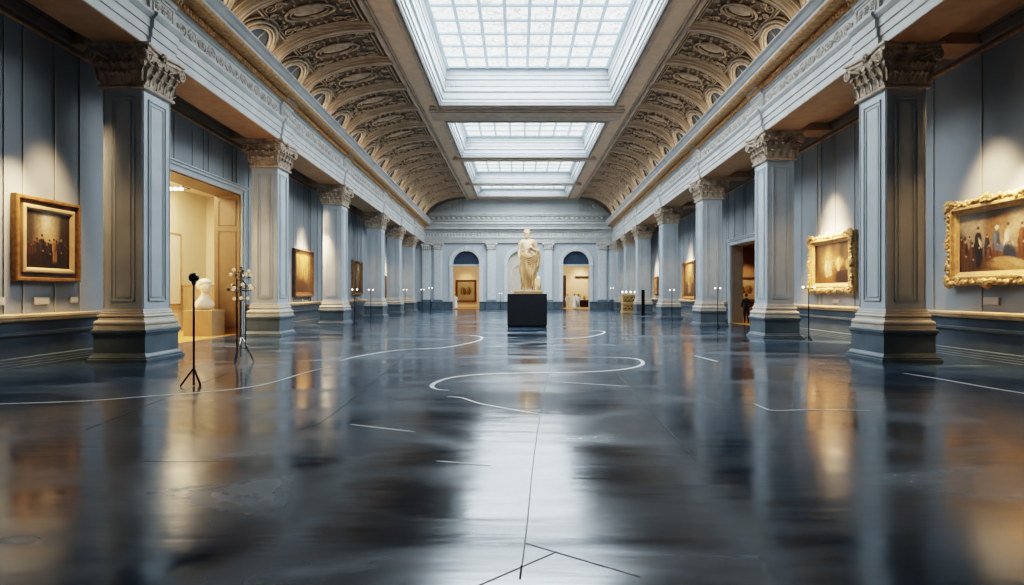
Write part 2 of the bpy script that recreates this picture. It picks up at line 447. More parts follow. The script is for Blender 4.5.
# entablature and attic bands of the end wall
eb = MB()
def band(z0, z1, d): eb.box(wl(YB) , wr(YB), YB - d, YB, z0, z1)
for z0, z1, d in ((278, 284, 10), (284, 291, 12), (291, 298, 14), (298, 302, 18), (302, 322, 11), (322, 328, 15), (328, 334, 20), (334, 346, 30), (346, 354, 34), (354, 362, 40), (370, 374, 8), (392, 398, 8), (398, 404, 12)): band(z0, z1, d)
eb.build('entablature', M['entab'], wall_b)
em = MB()
for i in range(60):
    x = wl(YB) + 95 + i * 12.6; em.ball((x, YB - 11, 312), 4.4, 6, (1.2, .6, 1.4)); em.ball((x, YB - 22, 331), 3, 6)
for i in range(36):
    x = wl(YB) + 95 + i * 21; em.ball((x, YB - 2, 383), 6, 6, (1.4, .5, 1))
for cx in (-290, 320):
    ring = [(cx + 20 * math.cos(t), YB - 3, 436 + 15 * math.sin(t)) for t in [2 * PI * k / 24 for k in range(25)]]
    em.tube(ring, 2.4, 6); em.tube([(cx + (p[0] - cx) * 1.35, p[1], 436 + (p[2] - 436) * 1.35) for p in ring], 1.6, 6)
    em.ball((cx, YB, 436), 9, 8, (1, .6, 1.1))
    for sx in (-1, 1):
        for q in range(3): em.tube([(cx + sx * (34 + 14 * q), YB - 2, z) for z in (412, 458)], 1.7, 5)
em.build('tympanum_relief', M['relief'], wall_b)
# fanlights filling the arches above the springing, and the niche
for cx, lab in ((XA, 'dark blue fanlight over the left end archway'), (XC, 'dark blue fanlight over the right end archway')):
    a = arch(cx, 54.5, 190, 18, 186)
    m = wall_mesh(a, [], lambda p, q, t: (p, YB + 10 + t, q), 3)
    o = struct(m.build('window_%d' % (6 if cx < 0 else 7), M['blue']), lab, 'fanlight')
    q = MB(); q.box(cx - 54.5, cx + 54.5, YB + 8, YB + 13.2, 182, 189); q.build('window_frame', M['col'], o)
a = arch(XN, 55, 190, 18)
m = wall_mesh(a, [], lambda p, q, t: (p, YB + 12 + t, q), 4)
o = struct(m.build('trim_30', M['niche']), 'cream arched niche in the end wall behind the statue', 'niche')
q = MB()
for w, d in ((40, 2.5), (34, 4)):
    a0 = arch(XN, w, 150, 16, 30)
    q.tube([(p[0], YB + 12 - d + 1, p[1]) for p in a0] + [(a0[0][0], YB + 12 - d + 1, a0[0][1])], 1.6, 6)
q.build('niche_panel', M['cream'], o)
mb = MB(); mb.box(-700, 720, YF - 20, YF, 0, 500)
struct(mb.build('wall_front', M['wall']), 'plain blue grey wall closing the hall behind the viewer', 'wall')

# ------------------------------------------------------------------ columns
def strip_rect(m, u0, u1, z0, z1, place, w=1.2, d=1.1):
    def bx(a0, a1, b0, b1):
        vs = [place(a, b, k) for k in (-.3, d) for b in (b0, b1) for a in (a0, a1)]
        m.add(vs, [(0, 2, 3, 1), (4, 5, 7, 6), (0, 1, 5, 4), (2, 6, 7, 3), (0, 4, 6, 2), (1, 3, 7, 5)])
    bx(u0, u0 + w, z0, z1); bx(u1 - w, u1, z0, z1); bx(u0, u1, z0, z0 + w); bx(u0, u1, z1 - w, z1)
CW, CD = 40, 45
def shaft_mesh(zt):
    m = MB(); m.stack(-CW, 0, 0, CD, [(1.2, 50), (0, 53), (0, zt)])
    faces = [(CD, lambda a, b, k: (k, a, b)), (CD, lambda a, b, k: (-CW - k, a, b)), (CW, lambda a, b, k: (-a, -k, b)), (CW, lambda a, b, k: (-a, CD + k, b))]
    for w, pl in faces:
        strip_rect(m, 8, w - 8, 60, zt - 9, pl, 1.3, 1.2)
        strip_rect(m, 12, w - 12, 64, zt - 13, pl, .9, .8)
        strip_rect(m, .6, w - .6, 52, zt - 1, pl, 1.0, .6)
    return m.mesh('shaft')
def plinth_mesh():
    m = MB(); m.stack(-CW, 0, 0, CD, [(10, 0), (10, 2.2), (8.8, 2.6), (8.8, 4.4), (7.5, 4.9), (6.2, 7.5), (5.6, 8), (5.6, 25.5), (6.4, 26), (6.4, 27.5), (7.6, 28.5), (7.6, 31), (6.8, 32)])
    return m.mesh('plinth')
def base_mesh():
    m = MB(); pr = [(5.8, 32), (5.8, 35.5)]
    for i in range(7):
        t = -PI / 2 + PI * i / 6; pr.append((3.6 + 2.2 * math.cos(t), 38 + 2.5 * math.sin(t)))
    pr += [(3.2, 41), (2.8, 43)]
    for i in range(5):
        t = -PI / 2 + PI * i / 4; pr.append((1.8 + 1.5 * math.cos(t), 45 + 1.6 * math.sin(t)))
    pr += [(2, 47), (2, 48), (1.2, 48.5), (.3, 51)]
    m.stack(-CW, 0, 0, CD, pr); return m.mesh('base')
def capital_mesh():
    m = MB(); H = 42.5
    m.stack(-CW, 0, 0, CD, [(.5, -1), (3, -.6), (3.6, .8), (3, 2.2), (1.2, 2.6), (1.2, 4), (1.8, 16), (3.4, 26), (6.2, 34), (7, 35)])
    # abacus with hollow sides and cut corners
    loops = []
    for o, z in ((8, 35), (10, 36), (10, 39), (12.5, 40), (12.5, 42.5)):
        c = []
        x0, x1, y0, y1 = -CW - o, o, -o, CD + o
        def side(pa, pb, nx, ny):
            for i in range(8):
                t = i / 8; h = 5.5 * math.sin(PI * t)
                c.append((pa[0] + (pb[0] - pa[0]) * t + nx * h, pa[1] + (pb[1] - pa[1]) * t + ny * h, z))
        k = 2.5
        side((x0 + k, y0), (x1 - k, y0), 0, 1); side((x1, y0 + k), (x1, y1 - k), -1, 0); side((x1 - k, y1), (x0 + k, y1), 0, -1); side((x0, y1 - k), (x0, y0 + k), 1, 0)
        loops.append(c)
    m.grid(loops, False, True)
    n = len(loops[0]); o = len(m.v) - n; m.f.append(tuple(range(o, o + n))); m.sm.append(False)
    o = len(m.v) - n * len(loops); m.f.append(tuple(range(o, o + n))[::-1]); m.sm.append(False)
    faces = [(CD, lambda a, b, k: (k, a, b)), (CD, lambda a, b, k: (-CW - k, a, b)), (CW, lambda a, b, k: (-a, -k, b)), (CW, lambda a, b, k: (-a, CD + k, b))]
    def leaf(pl, u, z0, h, w, curl):
        rows = []
        for i in range(8):
            t = i / 7
            ww = w * (0.55 + .75 * math.sin(PI * min(1, t * .8 + .12))) * (1 - .35 * t * t) * (1 + .18 * (i % 2))
            if t > .95: ww *= .4
            out = 1.6 + 2.4 * t + curl * max(0, t - .62) ** 1.3 * 3.2
            zz = z0 + h * (t if t < .86 else .86 - (t - .86) * .9)
            row = []
            for j in range(7):
                s_ = (j - 3) / 3
                row.append(pl(u + s_ * ww * .5, zz - abs(s_) * 1.4 * (i % 2), out + 1.1 * (1 - s_ * s_) + .5 * math.cos(s_ * PI * 2)))
            rows.append(row)
        m.grid(rows, True)
        m.tube([pl(u, z0 + h * .9 * t, 2.9 + 2.4 * t + curl * max(0, t - .62) ** 1.3 * 3.2) for t in (0, .25, .5, .75, .9)], .7, 5)
    for w, pl in faces:
        for i in range(4): leaf(pl, w * (i + .5) / 4, 3, 14, w / 4 * .95, 5)
        for i in range(5): leaf(pl, w * i / 4, 6, 22, w / 4 * .9, 6.5)
        for i in (1, 3): leaf(pl, w * i / 4, 16, 17, 8, 5)
        m.ball(pl(w / 2, 38.5, 8), 3.6, 8)
        for q in range(6): m.ball(pl(w / 2 + 3.4 * math.cos(q * PI / 3), 38.5 + 3.4 * math.sin(q * PI / 3), 8), 1.7, 6)
        for sg in (-1, 1):   # scrolls running to the corners, small inner scrolls
            pts = []
            for i in range(9):
                t = i / 8; pts.append(pl(w / 2 + sg * (5 + (w / 2 - 3) * t), 20 + 13 * t ** .6, 3 + 7.5 * t * t))
            m.tube(pts, [1.2 + .5 * t for t in np.linspace(0, 1, 9)], 6)
            for cx, cz, R, ko in ((w / 2 + sg * (w / 2 + 5), 29.5, 6, 9.5), (w / 2 + sg * 5.5, 30, 3.4, 5.5)):
                pts = []
                for i in range(22):
                    t = i / 21; a = PI / 2 - sg * t * 3.6 * PI; r = R * (1 - .85 * t)
                    pts.append(pl(cx + r * math.cos(a), cz + r * math.sin(a), ko))
                m.tube(pts, [1.5 * (1 - .5 * i / 21) for i in range(22)], 5)
                m.ball(pl(cx, cz, ko), R * .28, 6)
    return m.mesh('capital')
PL, BA, CA = plinth_mesh(), base_mesh(), capital_mesh()
order = ['nearest', 'second', 'third', 'fourth', 'fifth', 'sixth', 'seventh']
def column(side, idx, y, label):
    zt = 316 - drop(y + 22)
    x = xl(y) if side < 0 else xr(y)
    rz = 0 if side < 0 else PI
    yy = y if side < 0 else y + CD
    t = thing('column', label, 'column', (x, yy, 0), rz, 'square columns of the %s colonnade' % ('left' if side < 0 else 'right'), 'thing')
    link('plinth', PL, M['plinth'], t); link('base', BA, M['colbase'], t)
    link('shaft', shaft_mesh(zt - 42.5), M['col'], t)
    link('capital', CA, M['capital'], t, (0, 0, zt - 42.5))
LY = [580, 912, 1255, 1636, 1897, 2158]
RY = [580, 868, 1189, 1537, 1885, 2117, 2320]
lbl_l = ['large square column at the left with tan lit panels, nearest of its row', 'square blue column just behind the globe cluster stand on the left',
         'square column between the doorway side column and two lamp stands, third along the left wall', 'fourth square column from the front along the left wall',
         'fifth square column from the front along the left wall', 'farthest square column of the left row, beside the end wall']
lbl_r = ['large square column at the right between the two gilt framed paintings, nearest of its row', 'square blue column on the near side of the right doorway', 'square column on the far side of the right doorway',
         'fourth square column from the front along the right wall, past the tall painting', 'fifth square column on the right, behind the black post', 'sixth square column on the right, behind the golden cabinet', 'farthest square column of the right row, beside the end wall']
for i, y in enumerate(LY): column(-1, i, y, lbl_l[i])
for i, y in enumerate(RY): column(1, i, y, lbl_r[i])

# ------------------------------------------------------------------ entablatures
EP = [(-44, 316), (4, 316), (4, 325), (5.5, 325.5), (5.5, 334), (7, 334.5), (7, 343), (8, 343.5), (11, 347), (11, 350), (3, 351), (3, 372.5), (5, 373), (6, 376), (9, 377),
      (13, 384), (28, 385), (30, 387), (30, 392), (32, 393), (36, 397), (40, 399), (40, 401), (8, 402), (-44, 402)]
def entab(fx, sgn, ys, label, soff):
    st = frange(YF, YB, 60)
    m = MB()
    m.sweep(EP, st, lambda p, y: (fx(y) + sgn * p[0], y, p[1] - drop(y)))
    for y in ys:      # ressauts over the columns
        rp = [(p[0] + 3.5 if 0 < p[0] else p[0], p[1]) for p in EP[:14]] + [(16.5, 384), (-44, 384)]
        m.sweep(rp, [y + 1, y + CD - 1], lambda p, yy: (fx(yy) + sgn * p[0], yy, p[1] - drop(yy) - .15))
    o = struct(m.build(next_trim(), M['entab']), label, 'entablature')
    sf = MB(); sf.sweep([(-44, 315.2), (3.2, 315.2), (3.2, 316.1), (-44, 316.1)], st, lambda p, y: (fx(y) + sgn * p[0], y, p[1] - drop(y)))
    sf.build('architrave_soffit', M['soffit'], o)
    g = MB()          # gilded egg and dart under the corona
    y = 300
    while y < YB - 20:
        x = fx(y) + sgn * 12; z = 380 - drop(y)
        g.ball((x, y, z), 2.9, 6, (1.3, .85, 1.35)); g.box(x - 1, x + 1, y + 2.6, y + 3.6, z - 3.5, z + 3)
        y += 6.2
    # gilded lower corona face and cyma line
    g.sweep([(9, 376.6), (13.4, 384), (28.4, 384.6), (30.4, 387.2), (30.4, 388.6), (26, 386), (12, 385.2), (8, 377.5)], st, lambda p, y: (fx(y) + sgn * p[0], y, p[1] - drop(y) - .1))
    g.build('egg_and_dart', M['gilt'], o)
    r = MB()          # carved frieze: scrolls, rosettes, and panels over the columns
    def pl(y, z, k): return (fx(y) + sgn * (3 + k), y, z - drop(y))
    y = 420; q = 0
    while y < YB - 40:
        on = [c for c in ys if c - 14 < y < c + CD + 14]
        if on:
            c = on[0]
            if y < c + CD + 4:
                pl2 = lambda a, b, k: pl(a, b, k + 3.5)
                strip_rect(r, c + 5, c + CD - 5, 353.5, 370.5, pl2, 1.3, 1.2)
                for i in range(3):
                    yc = c + 12 + i * 10.5
                    r.ball(pl2(yc, 362, .4), 2.2, 6)
                    for k in range(6): r.ball(pl2(yc + 3.3 * math.cos(k * PI / 3), 362 + 3.6 * math.sin(k * PI / 3), .3), 1.5, 6)
                y = c + CD + 18
            else: y += 6
            continue
        sg = 1 if q % 2 else -1
        pts = []
        for i in range(26):
            t = i / 25; a = PI * (.9 + 3.4 * t); R = 9.2 * (1 - .78 * t)
            pts.append(pl(y + R * math.cos(a), 361.5 + sg * R * .95 * math.sin(a), .8))
        r.tube(pts, [1.5 * (1 - .4 * i / 25) for i in range(26)], 5)
        r.ball(pl(y, 361.5, .8), 2.6, 6)
        for k in range(5): r.ball(pl(y + 4.2 * math.cos(k * 1.256), 361.5 + 4.2 * math.sin(k * 1.256), .4), 1.4, 5)
        for k in range(3):
            yb = y + 10 + k * 2.6; r.ball(pl(yb, 361.5 - sg * (4 - 4 * k), .3), 2.2 - .3 * k, 6, (.6, 1.5, 1))
        y += 21; q += 1
    r.build('frieze_relief', M['relief'], o)
    # aisle ceiling with its cross beams
    return o
tl = entab(xl, 1, LY, 'carved entablature with gilded cornice over the left columns', 0)
tr = entab(xr, -1, RY, 'carved entablature with gilded cornice over the right columns', 0)
def aisle(fx, fw, sgn, ys, label):
    m = MB(); st = frange(YF, YB, 200)
    m.sweep([(0, 0), (1, 0), (1, 1), (0, 1)], st, lambda p, y: ((fx(y) - sgn * 42) if p[0] == 0 else fw(y) - sgn * 8, y, 330 - drop(y) + 6 * p[1]))
    for y in ys:
        m.add(*[[(x, yy, z - drop(yy)) for z in (319, 331) for yy in (y + 4, y + CD - 4) for x in (fx(yy) - sgn * 43, fw(yy))], [(0, 2, 3, 1), (4, 5, 7, 6), (0, 1, 5, 4), (2, 6, 7, 3), (0, 4, 6, 2), (1, 3, 7, 5)]])
    o = struct(m.build('ceiling_left_aisle' if sgn > 0 else 'ceiling_right_aisle', M['soffit']), label, 'ceiling')
    c = MB()
    c.sweep([(0, 314), (2, 314), (3, 316), (3, 318), (5, 320), (9, 326), (9, 328), (11, 330), (11, 331), (0, 331)], st, lambda p, y: (fw(y) + sgn * p[0], y, p[1] - drop(y)))
    c.sweep([(0, 322), (3, 323), (5, 327), (7, 330), (0, 331)], st, lambda p, y: (fx(y) - sgn * (43.5 + p[0]), y, p[1] - drop(y)))
    c.build('crown_moulding', M['crown'], o)
    c = MB()
    c.sweep([(0, 312.6), (2.6, 312.6), (2.6, 314.2), (0, 314.2)], st, lambda p, y: (fw(y) + sgn * p[0], y, p[1] - drop(y)))
    c.build('gilt_line', M['gilt'], o)
aisle(xl, wl, 1, LY, 'brown aisle ceiling behind the left colonnade')
aisle(xr, wr, -1, RY, 'brown aisle ceiling behind the right colonnade')

# ------------------------------------------------------------------ vaulted ceiling
ZO = 463.0
def vp(sd, y, th, n=0):
    xs = (xl(y) + 10) if sd < 0 else (xr(y) - 10); zs = 400 - drop(y)
    xo = -212 if sd < 0 else 250
    dx, dz = xo - xs, ZO - zs
    tx, tz = dx * math.sin(th), dz * math.cos(th)
    L = math.hypot(tx, tz) or 1
    nx, nz = (tz / L, -tx / L) if sd < 0 else (-tz / L, tx / L)
    return (xs + dx * (1 - math.cos(th)) + nx * n, y, zs + dz * math.sin(th) + nz * n)
# flat soffit strips and cross beams (the parent mesh)
SX0, SX1 = 19 - 178, 19 + 178
SK = [(560, 1206), (1334, 1670), (1722, 2065), (2099, 2340)]
cm_ = MB()
cm_.box(-214, SX0, YF, YB, ZO, ZO + 6); cm_.box(SX1, 252, YF, YB, ZO, ZO + 6)
edges = [YF] + [v for s_ in SK for v in s_] + [YB]
for i in range(0, len(edges), 2): cm_.box(SX0, SX1, edges[i], edges[i + 1], ZO, ZO + 6)
ceil = struct(cm_.build('ceiling', M['beam']), 'vaulted ceiling with coffered brown vaults beside the skylights', 'ceiling')
bmo = MB()
for xa in (-212, -170, 208, 250):       # long mouldings of the soffit
    sg = 1
    bmo.sweep([(-4, ZO), (-4, ZO - 3), (-2, ZO - 5), (2, ZO - 5), (4, ZO - 3), (4, ZO)], [YF, YB], lambda p, y: (xa + p[0], y, p[1]))
for xa in (-205, 243): bmo.box(xa - 1.2, xa + 1.2, YF, YB, ZO - 2.2, ZO)
for i in range(2, len(edges) - 2, 2):
    a, b = edges[i], edges[i + 1]
    w = b - a
    bmo.box(-186, 224, a + w * .12, b - w * .12, ZO - 4, ZO); bmo.box(-190, 228, a + w * .3, b - w * .3, ZO - 9, ZO - 4)
    bmo.box(-190, 228, a + w * .22, a + w * .3, ZO - 7, ZO - 4); bmo.box(-190, 228, b - w * .3, b - w * .22, ZO - 7, ZO - 4)
bmo.build('soffit_moulding', M['rib'], ceil)
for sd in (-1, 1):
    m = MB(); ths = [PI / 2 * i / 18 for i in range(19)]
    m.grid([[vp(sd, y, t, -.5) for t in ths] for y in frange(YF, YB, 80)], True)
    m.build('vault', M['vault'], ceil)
RP = [(-13, -1), (-13, 3), (-10.5, 3), (-10.5, 1), (-9, 1), (-9, 6), (-6.5, 6), (-6.5, 3.5), (-5, 3.5), (-5, 9), (-1.6, 9.6), (-1.2, 7.5), (1.2, 7.5), (1.6, 9.6), (5, 9), (5, 3.5), (6.5, 3.5), (6.5, 6), (9, 6), (9, 1), (10.5, 1), (10.5, 3), (13, 3), (13, -1)]
RIBY = [855 + 122 * k for k in range(-3, 13)]
def bay(sd, y0):
    """carved field between two ribs: frame, oval medallion, scrolls"""
    o, lu, fr = MB(), MB(), MB()
    yc = y0 + 61
    Lr = 165.0
    def q(a, b, n): return vp(sd, yc + a, max(0, min(PI / 2, b / Lr * PI / 2)), n)
    for hw, b0, b1, r in ((46, 66, 158, 1.6), (42, 70, 154, 1.0)):
        o.tube([q(-hw, b0 + (b1 - b0) * i / 10, 1.2) for i in range(11)], r, 5); o.tube([q(hw, b0 + (b1 - b0) * i / 10, 1.2) for i in range(11)], r, 5)
        o.tube([q(-hw + 2 * hw * i / 4, b1, 1.2) for i in range(5)], r, 5); o.tube([q(-hw + 2 * hw * i / 4, b0, 1.2) for i in range(5)], r, 5)
    cb = 112
    for ra, rb, r in ((17, 26, 2.0), (12.5, 20, 1.1)):
        o.tube([q(ra * math.cos(t), cb + rb * math.sin(t), 1.8) for t in [2 * PI * k / 24 for k in range(25)]], r, 5)
    rows = []
    for i in range(5):
        f = 1 - i / 4 * .96
        rows.append([q(10 * f * math.cos(2 * PI * k / 12), cb + 16 * f * math.sin(2 * PI * k / 12), .6 + 3.4 * math.sin(PI / 2 * i / 4)) for k in range(12)])
    o.grid(rows, True, True)
    for k in range(12):
        t = 2 * PI * (k + .5) / 12
        a_, b_ = 23.5 * math.cos(t), cb + 32 * math.sin(t)
        p = q(a_, b_, 1.2); o.ball(p, 2.6, 5)
    for sx in (-1, 1):
        for cb2, R, sg in ((79, 8, 1), (90, 6.5, -1), (135, 6.5, 1), (147, 7.5, -1), (76, 6, -1), (149, 5, 1)):
            ca = sx * (33 if R > 6.2 else 14)
            if R == 6.5: ca = sx * 32
            pts = []
            for i in range(16):
                t = i / 15; an = PI * (.5 + 3.0 * t * sg * sx); rr = R * (1 - .8 * t)
                pts.append(q(ca + rr * math.cos(an), cb2 + rr * math.sin(an), 1.3))
            o.tube(pts, [1.5 * (1 - .4 * i / 15) for i in range(16)], 4)
        for b2 in range(98, 130, 8): o.ball(q(sx * 33, b2, 1), 3.0, 5)
    o.build('vault_ornament', M['orn'], ceil)
    # lunette low in the bay: dark glazing with a moulded archivolt and splayed ring
    a0 = arch(0, 27, 30, 12, 3)
    L = [q(a, b, 1.2) for a, b in a0]
    cpt = q(0, 26, 1.4); lu.add(L + [cpt], [(i, i + 1, len(L)) for i in range(len(L) - 1)] + [(len(L) - 1, 0, len(L))])
    lo = lu.build('lunette_glass', M['lun'], ceil)
    for R, r, n in ((28, 2.4, 4), (33, 2.0, 6), (38, 2.4, 4.5), (43, 1.4, 2)):
        fr.tube([q(a, b, n) for a, b in arch(0, R, 30, 14, 1)], r, 6)
    fr.tube([q(0, b, 2.2) for b in (4, 20, 40, 56)], 1.1, 5)
    fr.build('lunette_frame', M['orn'], lo)
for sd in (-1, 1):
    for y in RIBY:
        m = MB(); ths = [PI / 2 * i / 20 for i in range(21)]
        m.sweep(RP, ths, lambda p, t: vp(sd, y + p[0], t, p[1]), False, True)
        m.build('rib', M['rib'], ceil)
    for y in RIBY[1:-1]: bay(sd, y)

# ------------------------------------------------------------------ skylights
GX0, GX1 = 19 - 163, 19 + 163
ZGS = [533.0, 518.0, 500.0, 490.0]
for si, (a, b) in enumerate(SK):
    ga, gb = a + 15, b - 15; ZG = ZGS[si]; kz = (ZG - ZO) / 70
    g = MB(); g.box(GX0 - 2, GX1 + 2, ga - 2, gb + 2, ZG, ZG + 1)
    w_ = struct(g.build('window_%d' % (si + 1), M['pane']), ['largest frosted skylight at the top of the picture', 'second frosted skylight beyond the first cross beam', 'third frosted skylight along the hall', 'farthest frosted skylight before the end wall'][si], 'skylight')
    f = MB()
    # well walls: steps running round the opening, (inset, z)
    pr = [(-1, ZO + 6), (-1, ZO - 3), (-3.5, ZO - 5), (-3.5, ZO - 1), (1.5, ZO + 1), (1.5, ZO + 7), (4, ZO + 8), (4, ZO + 20), (8, ZO + 22), (8, ZO + 30), (6, ZO + 31), (6, ZO + 44), (10, ZO + 46), (10, ZO + 52), (12, ZO + 54), (12, ZO + 66), (17, ZO + 67), (17, ZO + 72), (-1, ZO + 72)]
    loops = []
    for ins, z in pr:
        z = ZO + (z - ZO) * kz if z > ZO else z
        loops.append([(SX0 + ins, a + ins, z), (SX1 - ins, a + ins, z), (SX1 - ins, b - ins, z), (SX0 + ins, b - ins, z)])
    f.grid(loops, False, True)
    f.build('skylight_well', M['well'], w_)
    d = MB()     # dentil band
    x = SX0 + 10
    while x < SX1 - 10:
        d.box(x, x + 2.6, b - 9.5, b - 5, ZO + 32 * kz, ZO + 42 * kz); x += 5
    y = a + 10
    while y < b - 10:
        d.box(SX0 + 5, SX0 + 9, y, y + 2.6, ZO + 32 * kz, ZO + 42 * kz); d.box(SX1 - 9, SX1 - 5, y, y + 2.6, ZO + 32 * kz, ZO + 42 * kz); y += 5
    d.build('dentils', M['rib'] if False else M['entab'], w_)
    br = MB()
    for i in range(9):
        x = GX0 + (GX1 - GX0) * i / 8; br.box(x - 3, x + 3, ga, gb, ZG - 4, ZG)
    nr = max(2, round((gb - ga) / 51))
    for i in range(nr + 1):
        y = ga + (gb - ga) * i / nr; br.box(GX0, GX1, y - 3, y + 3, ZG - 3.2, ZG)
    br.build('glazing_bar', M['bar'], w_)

# ------------------------------------------------------------------ paintings
def canvas_grid(w, h, img):
    H, W = img.shape[:2]
    xs = np.linspace(w / 2, -w / 2, W); zs = np.linspace(h / 2, -h / 2, H)
    me = bpy.data.meshes.new('canvas')
    X, Z = np.meshgrid(xs, zs)
    v = np.stack([X, np.zeros_like(X), Z], -1).reshape(-1, 3) * S
    i = np.arange(H * W).reshape(H, W)
    f = np.stack([i[:-1, :-1], i[:-1, 1:], i[1:, 1:], i[1:, :-1]], -1).reshape(-1, 4)
    me.from_pydata(v.tolist(), [], f.tolist())
    ca = me.color_attributes.new('Col', 'FLOAT_COLOR', 'POINT')
    c = np.ones((H * W, 4), np.float32); c[:, :3] = np.clip(img.reshape(-1, 3), 0, 1)
    ca.data.foreach_set('color', c.ravel()); me.update()
    return me
class Paint:
    def __init__(s, W, H, top, bot, seed):
        s.W, s.H = W, H; s.rng = np.random.default_rng(seed)
        t = np.linspace(0, 1, H)[:, None, None]
        s.im = np.array(top)[None, None] * (1 - t) + np.array(bot)[None, None] * t
        s.im = np.repeat(s.im, W, 1)
        s.y, s.x = np.mgrid[0:1:H * 1j, 0:1:W * 1j]; s.as_ = W / H
    def blob(s, cx, cy, rx, ry, col, soft=.25, ang=0, amt=1):
        dx, dy = (s.x - cx) * s.as_, s.y - cy; c, n = math.cos(ang), math.sin(ang)
        d = ((dx * c + dy * n) / (rx * s.as_)) ** 2 + ((-dx * n + dy * c) / ry) ** 2
        a = np.clip((1 - np.sqrt(d)) / soft + .5, 0, 1)[..., None] * amt
        s.im = s.im * (1 - a) + np.array(col) * a
    def glow(s, cx, cy, rx, ry, col, amt=1):
        d = ((s.x - cx) / rx) ** 2 + ((s.y - cy) / ry) ** 2
        s.im = s.im + np.exp(-d)[..., None] * np.array(col) * amt
    def figure(s, cx, fy, h, robe, skin=(.55, .38, .24), shawl=None, lean=0, hair=(.06, .04, .03)):
        k = h / s.as_
        s.blob(cx, fy - h * .30, .15 * k, .34 * h, robe, .3, lean)
        s.blob(cx, fy - h * .68, .115 * k, .17 * h, shawl or robe, .3, lean)
        s.blob(cx - .10 * k, fy - h * .55, .035 * k, .17 * h, shawl or robe, .3, .35); s.blob(cx + .10 * k, fy - h * .55, .035 * k, .17 * h, shawl or robe, .3, -.35)
        rb = np.array(shawl or robe); s.blob(cx - .05 * k, fy - h * .62, .045 * k, .16 * h, np.clip(rb * 1.9 + .02, 0, 1), .8, lean, .7); s.blob(cx + .07 * k, fy - h * .5, .05 * k, .3 * h, rb * .4, .9, lean, .7)
        for q in range(4): s.blob(cx + (q - 1.5) * .055 * k, fy - h * .25, .014 * k, .24 * h, np.clip(np.array(robe) * (1.7 if q % 2 else .45), 0, 1), 1, .05 * (q - 1.5), .6)
        s.blob(cx + .015 * k, fy - h * .90, .048 * k, .07 * h, skin, .4); s.blob(cx, fy - h * .945, .05 * k, .042 * h, hair, .4)
        s.blob(cx + .04 * k, fy - h * .46, .03 * k, .03 * h, skin, .5)
    def noise(s, amp, n=9):
        for k in (n, n * 3, n * 7):
            g = s.rng.normal(0, 1, (k, k))
            yi = np.clip((s.y * (k - 1)), 0, k - 1.001); xi = np.clip(s.x * (k - 1), 0, k - 1.001)
            y0, x0 = yi.astype(int), xi.astype(int); fy, fx = yi - y0, xi - x0
            v = g[y0, x0] * (1 - fx) * (1 - fy) + g[y0, x0 + 1] * fx * (1 - fy) + g[y0 + 1, x0] * (1 - fx) * fy + g[y0 + 1, x0 + 1] * fx * fy
            s.im = s.im * (1 + amp * v[..., None])
        return s.im
def art_crowd():
    p = Paint(96, 96, (.13, .10, .07), (.03, .02, .012), 1)
    p.glow(.5, .22, .22, .34, (.80, .62, .36)); p.glow(.45, .05, .10, .25, (.4, .42, .42)); p.glow(.5, .55, .35, .16, (.35, .19, .05)); p.blob(.92, .3, .16, .5, (.07, .05, .03), .6); p.blob(.03, .3, .14, .5, (.08, .06, .04), .6)
    r = p.rng
    for i in range(15):
        x = .05 + i * .063; hh = .42 + .12 * r.random()
        p.figure(x, .98, hh, (.035 + .03 * r.random(), .022, .014), (.2, .1, .04))
    p.figure(.62, .95, .5, (.42, .22, .06), (.5, .3, .12)); p.figure(.35, .95, .56, (.05, .03, .02)); p.figure(.78, .96, .55, (.04, .025, .02)); p.figure(.52, .97, .50, (.04, .03, .03))
    p.blob(.5, 1.0, .7, .12, (.045, .028, .015), .6)
    return p.noise(.10)
def art_group():
    p = Paint(170, 116, (.40, .33, .24), (.52, .40, .24), 2)
    p.glow(.2, .3, .25, .25, (.14, .11, .07)); p.glow(.85, .25, .2, .25, (.10, .08, .05))
    for x, y, rx, ry, c in ((.52, .26, .10, .26, (.24, .14, .06)), (.60, .16, .12, .16, (.28, .17, .08)), (.47, .36, .08, .2, (.32, .20, .09)), (.66, .3, .06, .2, (.36, .24, .12))): p.blob(x, y, rx, ry, c, .9)
    p.blob(.5, 1.0, .7, .34, (.15, .075, .03), .5); p.blob(.03, .75, .1, .4, (.05, .035, .03), .6)
    for x, fy, h, rb, sh in ((.04, .80, .42, (.10, .06, .04), None), (.10, .78, .40, (.14, .08, .05), None), (.17, .80, .42, (.10, .07, .05), (.3, .22, .14)), (.43, .78, .40, (.05, .05, .07), None), (.90, .82, .56, (.20, .09, .04), None), (.98, .84, .52, (.05, .035, .03), None),
                             (.56, .84, .58, (.20, .09, .045), (.10, .15, .22)), (.30, .90, .66, (.022, .02, .026), (.015, .014, .018)), (.72, .86, .62, (.05, .065, .11), (.82, .74, .58)),
                             (.10, 1.0, .60, (.16, .07, .03), (.12, .05, .02)), (.21, 1.04, .56, (.10, .05, .025), None), (.46, .96, .44, (.15, .065, .03), None)):
        p.figure(x, fy, h, rb, (.66, .48, .32), sh)
    p.blob(.33, .52, .018, .09, (.80, .72, .58), .5, -.4); p.blob(.57, .30, .028, .03, (.85, .80, .70), .4); p.blob(.60, .62, .07, .05, (.14, .20, .30), .6); p.blob(.745, .74, .09, .13, (.05, .065, .11), .6)
    p.blob(.72, .92, .26, .09, (.58, .40, .18), .6, .12); p.blob(.84, .86, .16, .05, (.72, .55, .30), .6, .3); p.blob(.62, .80, .12, .04, (.60, .42, .2), .6); p.blob(.5, .99, .2, .06, (.3, .17, .07), .7)
    return p.noise(.09)
